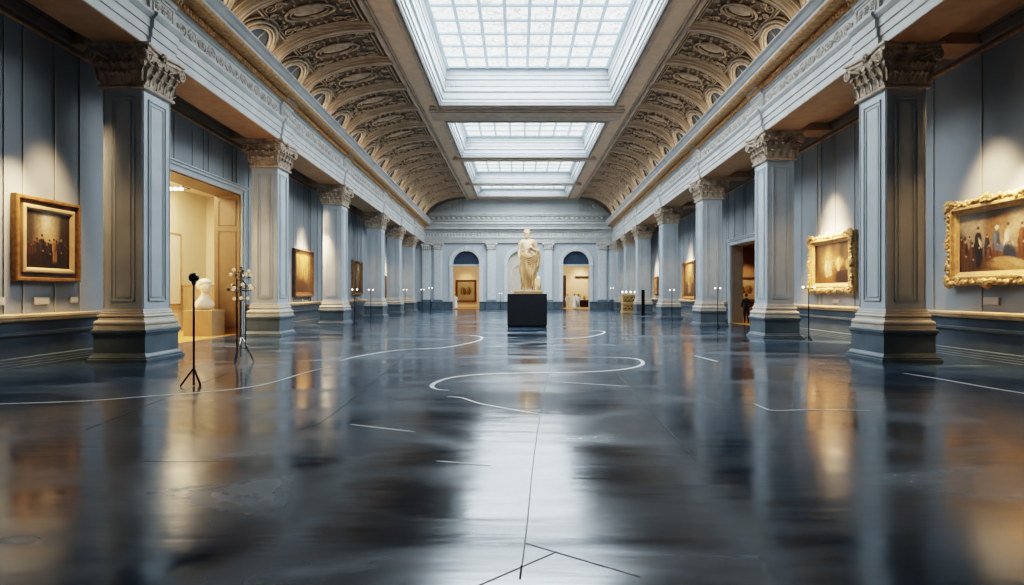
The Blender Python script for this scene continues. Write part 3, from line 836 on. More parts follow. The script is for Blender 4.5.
def art_interior():
    p = Paint(110, 96, (.05, .035, .02), (.12, .06, .02), 3)
    for k in range(9): p.blob(.05 + .12 * k, .3, .035, .5, ((.11, .06, .025) if k % 2 else (.035, .022, .014)), .8)
    p.glow(.4, .52, .16, .26, (.55, .38, .16)); p.glow(.70, .50, .12, .10, (.50, .33, .12)); p.blob(.5, 1.0, .5, .28, (.24, .12, .035), .8); p.blob(.85, .85, .26, .22, (.04, .02, .012), .4); p.blob(.78, .66, .26, .03, (.12, .07, .03), .5)
    for x, fy, h, c in ((.36, .82, .46, (.72, .58, .36)), (.45, .80, .42, (.62, .5, .3)), (.54, .76, .36, (.25, .13, .05)), (.68, .68, .34, (.66, .48, .24)), (.90, .66, .25, (.5, .34, .15))): p.figure(x, fy, h, c, (.7, .5, .3))
    return p.noise(.12)
def art_figure(seed, gold=1.0):
    p = Paint(60, 96, (.10, .07, .035), (.16, .09, .035), seed)
    p.glow(.5, .4, .3, .35, (.42 * gold, .28 * gold, .10 * gold)); p.glow(.6, .15, .15, .2, (.3 * gold, .24 * gold, .12 * gold))
    for k in range(5): p.blob(.1 + .2 * k, .5, .035, .5, (.10, .055, .02), .9, .05, .5)
    p.figure(.5, .93, .7, (.40 * gold, .24 * gold, .08 * gold), (.6, .45, .25)); p.figure(.28, .95, .5, (.12, .06, .03)); p.figure(.75, .95, .45, (.10, .06, .03))
    p.blob(.5, 1, .7, .12, (.10, .055, .02), .6)
    return p.noise(.14)
def art_golden_forest():
    p = Paint(60, 96, (.50, .34, .13), (.16, .08, .03), 11)
    p.glow(.55, .35, .3, .4, (.4, .28, .1))
    for k in range(7): p.blob(.08 + .15 * k, .5 + .06 * (k % 3), .022, .5, (.12, .07, .025), .8, .06 * (k % 2))
    p.blob(.3, .85, .5, .2, (.12, .06, .025), .7)
    return p.noise(.16)
def art_pale():
    p = Paint(80, 80, (.85, .74, .52), (.80, .66, .42), 5)
    for x, y, rx, ry, c in ((.32, .5, .15, .2, (.30, .20, .09)), (.5, .52, .1, .16, (.55, .36, .14)), (.66, .5, .15, .2, (.34, .22, .09)), (.4, .62, .2, .07, (.22, .14, .06)), (.62, .42, .1, .08, (.6, .42, .18))): p.blob(x, y, rx, ry, c, .5)
    for x, c in ((.3, (.5, .3, .12)), (.42, (.2, .12, .06)), (.56, (.45, .3, .14)), (.7, (.22, .13, .06))): p.figure(x, .7, .38, c)
    return p.noise(.08)
def art_portraits():
    p = Paint(40, 90, (.55, .45, .30), (.50, .38, .24), 6)
    p.blob(.5, .25, .32, .16, (.10, .06, .04), .4); p.figure(.5, .42, .28, (.07, .05, .05)); p.blob(.5, .78, .34, .14, (.14, .07, .04), .4); p.figure(.5, .9, .25, (.20, .08, .04))
    return p.noise(.1)

def rect_sweep(m, w, h, prof):
    loops = []
    for ins, d in prof:
        x, z = w / 2 - ins, h / 2 - ins; loops.append([(-x, d, -z), (x, d, -z), (x, d, z), (-x, d, z)])
    m.grid(loops, False, True)
def painting(name, label, loc, rotz, w, h, img, style, group=None):
    t = thing(name, label, 'painting', loc, rotz, group)
    fm = MB()
    if style == 'ornate':
        fw = 13
        rect_sweep(fm, w, h, [(0, 0), (0, 4), (1.5, 6), (4, 6.5), (7, 8.5), (9, 8.5), (9.5, 6), (12, 4.5), (fw, 3.5), (fw, 2)])
        rng = random.Random(int(w * 10))
        def orn(x, z, r):
            for k in range(3): fm.ball((x + rng.uniform(-2, 2), 7.5 + rng.uniform(-1, 1), z + rng.uniform(-2, 2)), r * rng.uniform(.45, .8), 6, (rng.uniform(.8, 1.6), .8, rng.uniform(.8, 1.6)))
        for sz in (-1, 1):
            x = -w / 2 + 4
            while x < w / 2 - 3: orn(x, sz * (h / 2 - 3.2), 3.2); x += 4.4
        for sx in (-1, 1):
            z = -h / 2 + 6
            while z < h / 2 - 5: orn(sx * (w / 2 - 3.2), z, 3.0); z += 4.4
        def shell(x, z, R, ax):
            for k in range(9):
                a = ax + (k - 4) * .42; fm.tube([(x, 8, z), (x + R * .6 * math.cos(a), 9.5, z + R * .6 * math.sin(a)), (x + R * math.cos(a), 7, z + R * math.sin(a))], [R * .12, R * .2, R * .1], 5)
            fm.ball((x, 9, z), R * .3, 8)
        for sx in (-1, 1):
            for sz in (-1, 1):
                shell(sx * (w / 2 - 5), sz * (h / 2 - 5), 8.5, math.atan2(sz, sx))
                for q in (-1, 1):
                    pts = []
                    for i in range(14):
                        tt = i / 13; a = PI * 2.6 * tt; r = 5 * (1 - .8 * tt)
                        cx, cz = (sx * (w / 2 - 16), sz * (h / 2 - 4)) if q > 0 else (sx * (w / 2 - 4), sz * (h / 2 - 16))
                        pts.append((cx + r * math.cos(a), 8, cz + r * math.sin(a)))
                    fm.tube(pts, 1.2, 5)
        for sz in (-1, 1): shell(0, sz * (h / 2 - 4), 8, PI / 2 * sz)
        for sx in (-1, 1): shell(sx * (w / 2 - 4), 0, 6.5, 0 if sx > 0 else PI)
        fo = fm.build('frame', M['gold'], t)
        s2 = MB(); rect_sweep(s2, w - 2 * fw + 6, h - 2 * fw + 6, [(0, 2), (0, 4.8), (1, 5.2), (3, 3.2), (4, 3)]); s2.build('slip', M['slip'], fo)
        cw = fw
    elif style == 'double':
        fw = 12
        rect_sweep(fm, w, h, [(0, 0), (0, 4.6), (.8, 5.4), (3, 5.4), (3.6, 4.4), (3.8, 1.6)])
        fo = fm.build('frame', M['goldd'], t)
        s2 = MB(); rect_sweep(s2, w - 16, h - 16, [(0, 1), (0, 4.4), (1, 5), (2.8, 5), (4.5, 3.4), (5, 2.4), (5, 1)]); s2.build('inner_frame', M['slip'], fo)
        s3 = MB(); rect_sweep(s3, w - 7, h - 7, [(0, 2), (.2, 3), (5, 2.6)]); s3.build('recess', M['bronze'], fo)
        cw = 13
    elif style == 'dark':
        fw = 9
        rect_sweep(fm, w, h, [(0, 0), (0, 6), (1, 7), (3, 7), (5, 5), (7, 4.5), (7.5, 3), (8.5, 2.5), (8.5, 1)])
        fo = fm.build('frame', M['bronze'], t)
        s2 = MB(); rect_sweep(s2, w - 15, h - 15, [(0, 2), (0, 3.6), (1.6, 3.8), (2.2, 2)]); s2.build('slip', M['goldd'], fo)
        cw = fw
    else:
        fw = 8
        rect_sweep(fm, w, h, [(0, 0), (0, 5), (1.4, 6.5), (3, 6.5), (4, 5), (6, 4.5), (7, 3), (7.6, 1)])
        fm.build('frame', M['goldd'], t); cw = 7.6
        for sx in (-1, 1):
            for sz in (-1, 1): pass
    c = link('canvas', canvas_grid(w - 2 * cw + 1, h - 2 * cw + 1, img), M['canvas'], t, (0, 2.6, 0))
    bk = MB(); bk.box(-w / 2 + 1.5, w / 2 - 1.5, 0, 1.2, -h / 2 + 1.5, h / 2 - 1.5); bk.build('backing', M['bronze'], t)
    return t
AL = -PI / 2 + math.atan(6 / 580); AR = PI / 2 - math.atan(10 / 580)
def pl_left(y0, y1, z0, z1, *a, off=.6, **k):
    yc = (y0 + y1) / 2
    return painting(*a[:2], (wl(yc) + off, yc, (z0 + z1) / 2), AL, y1 - y0, z1 - z0, *a[2:], **k)
def pl_right(y0, y1, z0, z1, *a, off=.6, **k):
    yc = (y0 + y1) / 2
    return painting(*a[:2], (wr(yc) - off, yc, (z0 + z1) / 2), AR, y1 - y0, z1 - z0, *a[2:], **k)
pl_left(519, 597, 79, 158, 'framed_painting', 'brown framed painting of a crowd before a glowing light, on the near left wall', art_crowd(), 'double')
pl_left(1183, 1293, 60, 160, 'framed_painting', 'golden forest painting in a dark wooden frame between the second and third left columns', art_golden_forest(), 'dark')
pl_left(1620, 1720, 62, 160, 'framed_painting', 'narrow looking gold framed painting behind two lamp stands on the left wall', art_figure(21, 1.2), 'plain')
pl_left(2030, 2068, 52, 129, 'framed_painting', 'small dark painting far down the left wall', art_figure(8, .5), 'dark')
pl_right(517, 630, 76, 164, 'framed_painting', 'large carved gilt painting of a seated crowd of people on the near right wall', art_group(), 'ornate')
pl_right(812, 940, 69, 157, 'framed_painting', 'carved gilt painting of a dark interior with glowing figures, between the two nearest right columns', art_interior(), 'ornate')
pl_right(1585, 1715, 51, 158, 'framed_painting', 'tall gold framed painting of a golden figure past the right doorway', art_figure(31, 1.1), 'plain')
pl_right(2050, 2100, 63, 127, 'framed_painting', 'small framed pair of dark portraits far down the right wall', art_portraits(), 'plain')

def plaque(fx, sgn, rot, y, z, w, h, label):
    m = MB(); m.box(-w / 2, w / 2, 0, 1.2, -h / 2, h / 2); m.stack(-w / 2 + .6, w / 2 - .6, 1.2, 1.5, [(0, -h / 2 + .6), (0, h / 2 - .6)])
    o = m.build('wall_plaque', M['plaque'], None, (fx(y) + sgn * .2, y, z), rot)
    tag(o, label, 'plaque', 'gallery plaques')
plaque(wl, 1, AL, 552, 60.5, 18, 7, 'pale card plaque under the crowd painting on the left wall')
plaque(wl, 1, AL, 593, 61, 10, 6, 'small pale plaque right of the card plaque beside the near left column')
plaque(wl, 1, AL, 506, 60.5, 12, 7, 'pale plaque at the left edge of the picture')
plaque(wl, 1, AL, 1240, 54, 12, 5, 'small plaque under the golden forest painting')
plaque(wr, -1, AR, 577, 60, 20, 7.5, 'pale card plaque under the large gilt painting on the right wall')
plaque(wr, -1, AR, 868, 56, 16, 5, 'small plaque under the dark interior painting')

# ------------------------------------------------------------------ figures
def skin_body(joints, bones, extra=None, voxel=.012, name='body'):
    """joints: name -> ((x,y,z), r); one continuous remeshed surface, in metres"""
    names = list(joints); idx = {n: i for i, n in enumerate(names)}
    me = bpy.data.meshes.new('tmp'); me.from_pydata([joints[n][0] for n in names], [(idx[a], idx[b]) for a, b in bones], [])
    o = bpy.data.objects.new('tmp', me); COL.objects.link(o)
    o.modifiers.new('skin', 'SKIN')
    for i, n in enumerate(names):
        r = joints[n][1]; sv = me.skin_vertices[0].data[i]
        sv.radius = r if isinstance(r, tuple) else (r, r); sv.use_root = (i == 0)
    ss = o.modifiers.new('sub', 'SUBSURF'); ss.levels = 2; ss.render_levels = 2
    dg = bpy.context.evaluated_depsgraph_get()
    ev = o.evaluated_get(dg); bm = bmesh.new(); bm.from_mesh(ev.to_mesh()); ev.to_mesh_clear()
    bpy.data.objects.remove(o)
    for c, r, sq in (extra or []):
        q = bmesh.ops.create_uvsphere(bm, u_segments=14, v_segments=10, radius=1)
        for v in q['verts']: v.co = Vector((c[0] + v.co.x * r * sq[0], c[1] + v.co.y * r * sq[1], c[2] + v.co.z * r * sq[2]))
    me2 = bpy.data.meshes.new('tmp2'); bm.to_mesh(me2); bm.free()
    o2 = bpy.data.objects.new('tmp2', me2); COL.objects.link(o2)
    rm = o2.modifiers.new('rm', 'REMESH'); rm.mode = 'VOXEL'; rm.voxel_size = voxel
    sm = o2.modifiers.new('sm', 'SMOOTH'); sm.iterations = 3; sm.factor = .5
    dg = bpy.context.evaluated_depsgraph_get(); ev = o2.evaluated_get(dg)
    out = bpy.data.meshes.new_from_object(ev); out.name = name
    bpy.data.objects.remove(o2)
    for p in out.polygons: p.use_smooth = True
    return out

# statue: 3.05 m figure, weight on the viewer's left leg
K = 3.12
def k3(x, y, z): return (x * K, y * K, z * K)
J = {}
def j(n, x, y, z, r): J[n] = (k3(x, y, z), (r[0] * K, r[1] * K) if isinstance(r, tuple) else r * K)
j('pelvis', -.01, 0, .535, (.082, .066)); j('waist', -.003, -.004, .62, (.074, .058)); j('rib', .004, -.006, .70, (.088, .064)); j('chest', .006, -.006, .77, (.088, .064)); j('collar', .004, .002, .825, (.052, .046)); j('neck', .002, -.006, .86, .036); j('skull', -.002, -.014, .905, .043)
j('shl', -.088, .0, .80, .046); j('shl2', -.112, .002, .775, .044); j('ell', -.14, .015, .645, .034); j('wrl', -.128, -.03, .525, .023); j('hal', -.125, -.04, .49, (.024, .014))
j('shr', .098, .0, .80, .046); j('shr2', .122, .002, .775, .044); j('elr', .152, .03, .655, .035); j('wrr', .098, -.085, .655, .024); j('har', .066, -.105, .665, (.02, .022))
j('hpl', -.052, .0, .49, .068); j('knl', -.058, -.012, .285, .047); j('cal', -.058, .012, .19, .042); j('anl', -.055, .02, .05, .027); j('tol', -.066, -.06, .018, (.024, .016))
j('hpr', .046, -.005, .49, .066); j('knr', .055, -.065, .295, .046); j('car', .062, -.02, .19, .04); j('anr', .075, .02, .05, .027); j('tor', .104, -.05, .018, (.024, .016))
B = [('pelvis', 'waist'), ('waist', 'rib'), ('rib', 'chest'), ('chest', 'collar'), ('collar', 'neck'), ('neck', 'skull'), ('chest', 'shl'), ('shl', 'shl2'), ('shl2', 'ell'), ('ell', 'wrl'), ('wrl', 'hal'), ('chest', 'shr'), ('shr', 'shr2'), ('shr2', 'elr'), ('elr', 'wrr'), ('wrr', 'har'),
     ('pelvis', 'hpl'), ('hpl', 'knl'), ('knl', 'cal'), ('cal', 'anl'), ('anl', 'tol'), ('pelvis', 'hpr'), ('hpr', 'knr'), ('knr', 'car'), ('car', 'anr'), ('anr', 'tor')]
for s_, (hx, hy, hz), dirv in (('l', (-.125, -.04, .49), (0, -.25, -1)), ('r', (.066, -.105, .665), (-.8, .15, .25))):
    d = Vector(dirv).normalized(); sd = Vector((0, 1, 0)) if s_ == 'l' else Vector((0.1, -.3, 1)).normalized()
    for f in range(4):
        off = sd * (.0115 * (f - 1.5)); ln = (.046, .054, .050, .040)[f]
        p1 = Vector((hx, hy, hz)) + off + d * .018; p2 = p1 + d * ln * .55; p3 = p2 + (d + Vector((.35 if s_ == 'l' else -.1, -.1, -.2))).normalized() * ln * .5
        for nm, pp, r in (('a', p1, .0082), ('b', p2, .0075), ('c', p3, .0062)): j('f%s%d%s' % (s_, f, nm), pp.x, pp.y, pp.z, r)
        B += [('ha' + s_, 'f%s%da' % (s_, f)), ('f%s%da' % (s_, f), 'f%s%db' % (s_, f)), ('f%s%db' % (s_, f), 'f%s%dc' % (s_, f))]
    tdir = Vector((.5, -.8, -.6)).normalized() if s_ == 'l' else Vector((-.3, -.6, .7)).normalized()
    p1 = Vector((hx, hy, hz)) + tdir * .02; p2 = p1 + (tdir + d).normalized() * .03
    for nm, pp, r in (('a', p1, .009), ('b', p2, .007)): j('t%s%s' % (s_, nm), pp.x, pp.y, pp.z, r)
    B += [('ha' + s_, 't%sa' % s_), ('t%sa' % s_, 't%sb' % s_)]
def e(x, y, z, r, sq=(1, 1, 1)): return (k3(x, y, z), r * K, sq)
HX = [e(-.004, -.012, .932, .058, (.82, 1.0, 1.12)), e(-.005, -.045, .905, .032, (1, 1, 1.1)), e(-.007, -.072, .925, .011, (.75, 1.1, 1.9)), e(-.007, -.06, .948, .034, (1.05, .5, .3)), e(-.023, -.06, .938, .009), e(.010, -.06, .938, .009), e(-.006, -.066, .902, .012, (1.4, .8, .4)),
      e(-.006, -.052, .878, .026, (1.0, .9, 1.2)), e(.044, -.006, .925, .014, (.4, .8, 1.3)), e(-.052, -.006, .925, .014, (.4, .8, 1.3)),
      e(.045, -.055, .775, .034, (1.2, .5, .85)), e(-.040, -.056, .775, .034, (1.2, .5, .85)), e(.0, -.05, .67, .03, (1.1, .5, 1.5))]
for i in range(26):
    a = 2 * PI * i / 13 + .1 * (i // 13); rr = .050 if i < 13 else .034
    if i < 13 and math.sin(a) < -.35: continue
    HX.append(e(-.004 + rr * .95 * math.cos(a), -.004 + rr * math.sin(a), .962 + (.0 if i < 13 else .028), .017))
PX, PY = 18.5, 1166.0 + 35
st = thing('statue', 'tall cream marble statue of a draped standing man on the black pedestal', 'statue', (PX + 1, PY - 2, 66.6))
body = skin_body(J, B, HX, .017, 'body')
bo = link('body', body, M['marble'], st); bo.location = (0, 0, 7.5 * S)
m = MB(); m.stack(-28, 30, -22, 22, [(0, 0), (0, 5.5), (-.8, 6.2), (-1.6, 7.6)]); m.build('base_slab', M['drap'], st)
# drapery wound about hips and legs
dr = MB(); rows = []
KU = K / S
NA = 96
for i in range(34):
    t = i / 33; z = .585 - t * .535
    row = []
    for kx in range(NA):
        a = 2 * PI * kx / NA
        hem = .05 * math.cos(a - 2.6) * (1 - t) - (.05 * max(0, math.cos(a - 3.6)) * t)
        ax = .108 + .028 * math.sin(PI * min(1, t * 1.1)) - .016 * t; ay = .088 + .03 * math.sin(PI * min(1, t * 1.2)) - .005 * t
        tw = a * 11 + t * 5.2 + 1.1 * math.sin(a * 3 + t * 4); tw2 = a * 5 - t * 7
        fold = .011 * (.6 + 1.0 * t) * math.sin(tw) + .013 * (.5 + t) * math.sin(tw2)
        cx = .003 + .012 * t; cy = -.012 + .004 * t
        row.append(((cx + (ax + fold) * math.cos(a)) * KU, (cy + (ay + fold) * math.sin(a)) * KU, (z + hem + .003 * math.sin(tw)) * KU + 7.5))
    rows.append(row)
dr.grid(rows, True, True)
for off, r in ((0, .021), (.022, .016), (-.022, .015)):   # rolled top hem, slanting across the belly
    pts = [((.003 + (.118) * math.cos(a)) * KU, (-.012 + .098 * math.sin(a)) * KU, (.583 + .05 * math.cos(a - 2.6) + off * .8 + .004 * math.sin(9 * a)) * KU + 7.5) for a in [2 * PI * i / 40 for i in range(41)]]
    dr.tube(pts, r * KU * .8, 8)
for kf in range(7):     # cloth falling from the forearm at the right
    x = .125 + .012 * kf * .9; y0 = -.045 + .012 * kf
    pts = [((x + .012 * math.sin(6 * t + kf)) * KU, (y0 + .01 * math.sin(5 * t + kf * 2)) * KU, (.665 - t * (.30 + .03 * (kf % 3))) * KU + 7.5) for t in [i / 10 for i in range(11)]]
    dr.tube(pts, [(.013 + .006 * math.sin(PI * i / 10)) * KU for i in range(11)], 8)
for kf in range(5):     # swag from the right forearm back to the left hip
    pts = []
    for i in range(12):
        t = i / 11; pts.append(((.15 - .27 * t) * KU, (-.075 - .05 * math.sin(PI * t) + .004 * kf) * KU, (.60 - .02 * kf - .07 * math.sin(PI * t) - .055 * t * (1 - t) * kf + .0 * t) * KU + 7.5))
    dr.tube(pts, .0125 * KU, 7)
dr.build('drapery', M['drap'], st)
m = MB(); m.ball((.055 * KU, -.118 * KU, .70 * KU + 7.5), .030 * KU, 14); m.build('held_orb', M['marble'], st)
m = MB(); rows = []
for i in range(12):
    t = i / 11
    row = []
    for kx in range(22):
        a = 2 * PI * kx / 22; r = 1 + .12 * math.sin(3 * a + 5 * t) + .10 * math.sin(7 * a + 9 * t) + .06 * math.sin(17 * t)
        row.append((19 + 8.2 * r * math.cos(a) * (1.06 - .2 * t), 5 + 9 * r * math.sin(a), 6.8 + 29 * t + (1.5 * math.sin(3 * a) if i == 11 else 0)))
    rows.append(row)
m.grid(rows, True, True); o_ = len(m.v) - 22; m.f.append(tuple(range(o_, o_ + 22))); m.sm.append(False)
for q in range(5): m.tube([(15 + q * 2.5, -3.5 + (q % 2), z) for z in (8, 18, 28, 36)], 2.0, 6)
m.build('stone_support', M['marble'], st)

pd = thing('pedestal', 'matt black block pedestal carrying the marble statue', 'pedestal', (PX, PY, 0))
m = MB(); m.stack(-40, 40, -35, 35, [(-.6, 2.5), (0, 3.1), (0, 61), (-.5, 61.4), (-.5, 61.9), (0, 62.3), (0, 66), (-.6, 66.6)]); m.build('block', M['black'], pd)
m = MB(); m.stack(-38.5, 38.5, -33.5, 33.5, [(0, 0), (0, 2.6)]); m.build('recessed_foot', M['metal'], pd)

# visitors
def person(label, loc, rotz, h, stride, top, legs, hairm, skirt=False, arm=.0):
    J = {}
    def jj(n, x, y, z, r): J[n] = ((x * h, y * h, z * h), (r[0] * h, r[1] * h) if isinstance(r, tuple) else r * h)
    jj('pelvis', 0, 0, .52, (.075, .055)); jj('waist', 0, 0, .60, (.066, .05)); jj('chest', 0, -.01, .73, (.082, .058)); jj('collar', 0, 0, .81, (.045, .04)); jj('neck', 0, -.005, .85, .03); jj('head', 0, -.012, .91, .042)
    Bn = [('pelvis', 'waist'), ('waist', 'chest'), ('chest', 'collar'), ('collar', 'neck'), ('neck', 'head')]
    for sx, s_ in ((-1, 'l'), (1, 'r')):
        sw = sx * stride
        jj('sh' + s_, sx * .10, 0, .79, .04); jj('el' + s_, sx * .135, sw * .35 + .02, .64, .03); jj('wr' + s_, sx * .13, sw * .6 - .04 - arm, .52 + arm, .02); jj('ha' + s_, sx * .128, sw * .65 - .05 - arm, .485 + arm, (.018, .011))
        Bn += [('chest', 'sh' + s_), ('sh' + s_, 'el' + s_), ('el' + s_, 'wr' + s_), ('wr' + s_, 'ha' + s_)]
        for f in range(4):
            jj('f%s%d' % (s_, f), sx * (.126 - .004 * f), sw * .65 - .062 - arm + .009 * f, .452 + .004 * abs(f - 1) + arm, .006); Bn.append(('ha' + s_, 'f%s%d' % (s_, f)))
        jj('t' + s_, sx * .118, sw * .65 - .07 - arm, .475 + arm, .006); Bn.append(('ha' + s_, 't' + s_))
        jj('hp' + s_, sx * .05, 0, .48, .06); jj('kn' + s_, sx * .052, -sw * .5 - .015, .275, .042); jj('an' + s_, sx * .052, -sw + .01, .045, .024); jj('to' + s_, sx * .06, -sw - .075, .018, (.022, .016))
        Bn += [('pelvis', 'hp' + s_), ('hp' + s_, 'kn' + s_), ('kn' + s_, 'an' + s_), ('an' + s_, 'to' + s_)]
    ex = [((0, -.012 * h, .925 * h), .054 * h, (.85, 1, 1.2)), ((0, -.068 * h, .922 * h), .009 * h, (.8, 1, 1.6)), ((.046 * h, 0, .922 * h), .012 * h, (.4, .8, 1.3)), ((-.046 * h, 0, .922 * h), .012 * h, (.4, .8, 1.3))]
    me = skin_body(J, Bn, ex, .011 * h / 1.7 * 1.3, 'person')
    zmin = min(v.co.z for v in me.vertices)
    for v in me.vertices: v.co.z -= zmin
    me.materials.clear()
    for mm in (M['skin'], top, legs, M['hair']): me.materials.append(mm)
    for p in me.polygons:
        z = p.center.z / h; x = abs(p.center.x) / h
        if z > .845: k = 0
        elif z > .53 or (x > .095 and z > .505 + arm): k = 1
        elif x > .095 and z > .42: k = 0
        elif z > .04: k = 2
        else: k = 3
        if x > .09 and z < .53 + arm and z > .40: k = 0
        p.material_index = k
    o = bpy.data.objects.new('person', me); COL.objects.link(o); o.location = [c * S for c in loc]; o.rotation_euler.z = rotz
    tag(o, label, 'person')
    q = MB(); rows = []
    hu = h / S
    for i in range(8):
        t = i / 7 * PI * .62
        rows.append([(.052 * hu * math.sin(t + .02) * math.cos(a), (.006 + .060 * math.sin(t + .02) * math.sin(a)) * hu, (.928 + .072 * math.cos(t)) * hu - (0.02 * hu if math.sin(a) < -.3 and i > 4 else 0) * 0) for a in [2 * PI * kk / 14 for kk in range(14)]])
    rows = [[(x, y if not (y < -.012 * hu and z < .955 * hu) else -.012 * hu, z) for x, y, z in r] for r in rows]
    q.grid(rows, True, True); q.build('hair', hairm, o)
    if skirt:
        q = MB(); rows = []
        for i in range(8):
            t = i / 7
            rows.append([((.08 + .05 * t) * hu * math.cos(a) * (1 + .05 * math.sin(7 * a) * t), (.066 + .05 * t) * hu * math.sin(a) * (1 + .05 * math.sin(7 * a) * t), (.60 - .48 * t) * hu) for a in [2 * PI * kk / 28 for kk in range(28)]])
        q.grid(rows, True, True); q.build('long_skirt', legs, o)
    return o
person('person in charcoal clothes walking inside the right doorway', (508, 1290, .4), math.radians(160), 1.68, .11, M['cl_dark'], M['cl_dark'], M['hair'])
person('person in beige top and brown hair by the right end archway', (203, 2418 - 30, 0), math.radians(20), 1.62, .05, M['cl_beige'], M['cl_beige'], M['cl_brown'])
person('person in white clothes with long skirt standing in the right end archway', (233, 2418 - 26, 0), math.radians(170), 1.66, .03, M['cl_white'], M['cl_white'], M['cl_brown'], True)
person('person in white top and trousers in front of the right end archway', (246, 2418 - 48, 0), math.radians(200), 1.60, .08, M['cl_white'], M['cl_beige'], M['hair'])
person('person in a long white dress beside the left end archway', (-258, 2418 - 20, 0), math.radians(180), 1.62, .02, M['cl_white'], M['cl_white'], M['cl_brown'], True)

# ------------------------------------------------------------------ stands and lamps
def tripod(parent, apex, spread, r, material, rot=0, zt=None):
    for k in range(3):
        a = rot + 2 * PI * k / 3
        m = MB(); m.tube([(0, 0, apex), (spread * .55 * math.cos(a), spread * .55 * math.sin(a), apex * .48), (spread * math.cos(a), spread * math.sin(a), r * .6)], r, 7)
        m.build('leg', material, parent)
t = thing('ball_stand', 'thin black stand topped with a glossy black ball in front of the left doorway', 'stand', (-237, 424, 0))
m = MB(); m.lathe([(.75, .4), (.75, 74)], n=10); m.build('pole', M['metal'], t)
m = MB(); m.ball((0, 0, 79.2), 3.5, 20); m.lathe([(1.2, 74), (1.5, 75.5), (1.2, 77)], n=10); m.build('ball', mat('glossy_black', (.006, .007, .01), .08, var=0, spec=.8), t)
tripod(t, 13, 8.6, .65, M['metal'], PI / 6 + PI / 3)
t = thing('globe_stand', 'tall tripod stand with a cluster of glowing glass globes by the left doorway', 'lamp', (-270, 566, 0))
m = MB(); m.lathe([(1.0, 6), (1.0, 92), (1.8, 92.5), (1.8, 93.5), (.5, 94)], n=10); m.build('pole', M['chrome'], t)
m = MB(); m.tube([(-4.2, 0, 10), (-4.2, 0, 82)], .7, 8); m.tube([(4.0, .5, 12), (4.0, .5, 78)], .5, 8); m.tube([(-4.2, 0, 14), (0, 0, 14), (4, .5, 14)], .5, 6); m.tube([(-4.2, 0, 80), (0, 0, 81), (4, .5, 77)], .5, 6); m.build('side_rod', M['metal'], t)
tripod(t, 26, 11, .7, M['chrome'], .5)
gi = 0
for zc, n, R in ((90, 4, 7), (84, 6, 11), (77, 5, 8), (71, 6, 12), (64.5, 4, 7)):
    for k in range(n):
        a = 2 * PI * k / n + zc * .37
        x, y = R * math.cos(a), R * .8 * math.sin(a); gi += 1; zc += (gi * 37 % 11 - 5) * .3
        m = MB(); m.tube([(0, 0, zc - 2), (x * .6, y * .6, zc - 2.6), (x, y, zc - 1)], .35, 6); arm = m.build('lamp_arm', M['chrome'], t)
        m = MB(); m.ball((x, y, zc), 1.75 if gi % 3 else 1.6, 10); m.build('globe', M['smoke'] if gi % 3 == 0 else M['bulb'], arm)
def lamp_stand(label, x, y, h, w=5, base=True, rot=0, pole=None):
    t = thing('lamp_stand', label, 'lamp stand', (x, y, 0), rot, 'twin headed lamp stands')
    m = MB(); m.lathe([(.75, .5), (.75, h - 1.5)], n=8); m.build('pole', pole or M['metal'], t)
    tripod(t, 7, 7, .55, M['metal'], .5)
    m = MB(); m.box(-w, w, -.5, .5, h - 2, h - .9); m.build('crossbar', M['chrome'], t)
    for sx in (-1, 1):
        m = MB(); m.lathe([(.8, -1), (1.4, -.7), (1.6, 1.2), (.9, 1.9)], (sx * w, 0, h), 10); m.build('lamp_head', M['lampw'], t)
lamp_stand('thin lamp stand in front of the third left column, left of a pair', -345, 1225, 75)
lamp_stand('thin lamp stand right of the pair beside the third left column', -343, 1352, 75)
lamp_stand('thin lamp stand in front of the fifth left column', -360, 1850, 78)
lamp_stand('thin lamp stand near the end of the left colonnade', -344, 2090, 80)
lamp_stand('thin lamp stand out on the floor before the left end archway', -285, 1890, 84)
lamp_stand('lamp stand in front of the wall between the third and fourth right columns', 374, 1409, 75)
lamp_stand('lamp stand just left of the golden cabinet', 360, 2222, 86)
lamp_stand('black lamp stand under the left edge of the dark interior gilt painting', 417, 832, 76, 8)
lamp_stand('slim lamp stand in front of the column beyond the right doorway', 396, 1150, 77)
lamp_stand('small lamp stand behind the black pedestal near the centre', -70, 2330, 66)
t = thing('information_post', 'slim black upright information post before the fifth right column', 'post', (388, 1800, 0))
m = MB(); m.stack(-5, 5, -1.5, 1.5, [(0, 1), (0, 77), (-.6, 78)]); m.build('panel', M['metal'], t)
m = MB(); m.stack(-8, 8, -6, 6, [(0, 0), (0, 1), (-1, 1.6)]); m.build('foot', M['metal'], t)

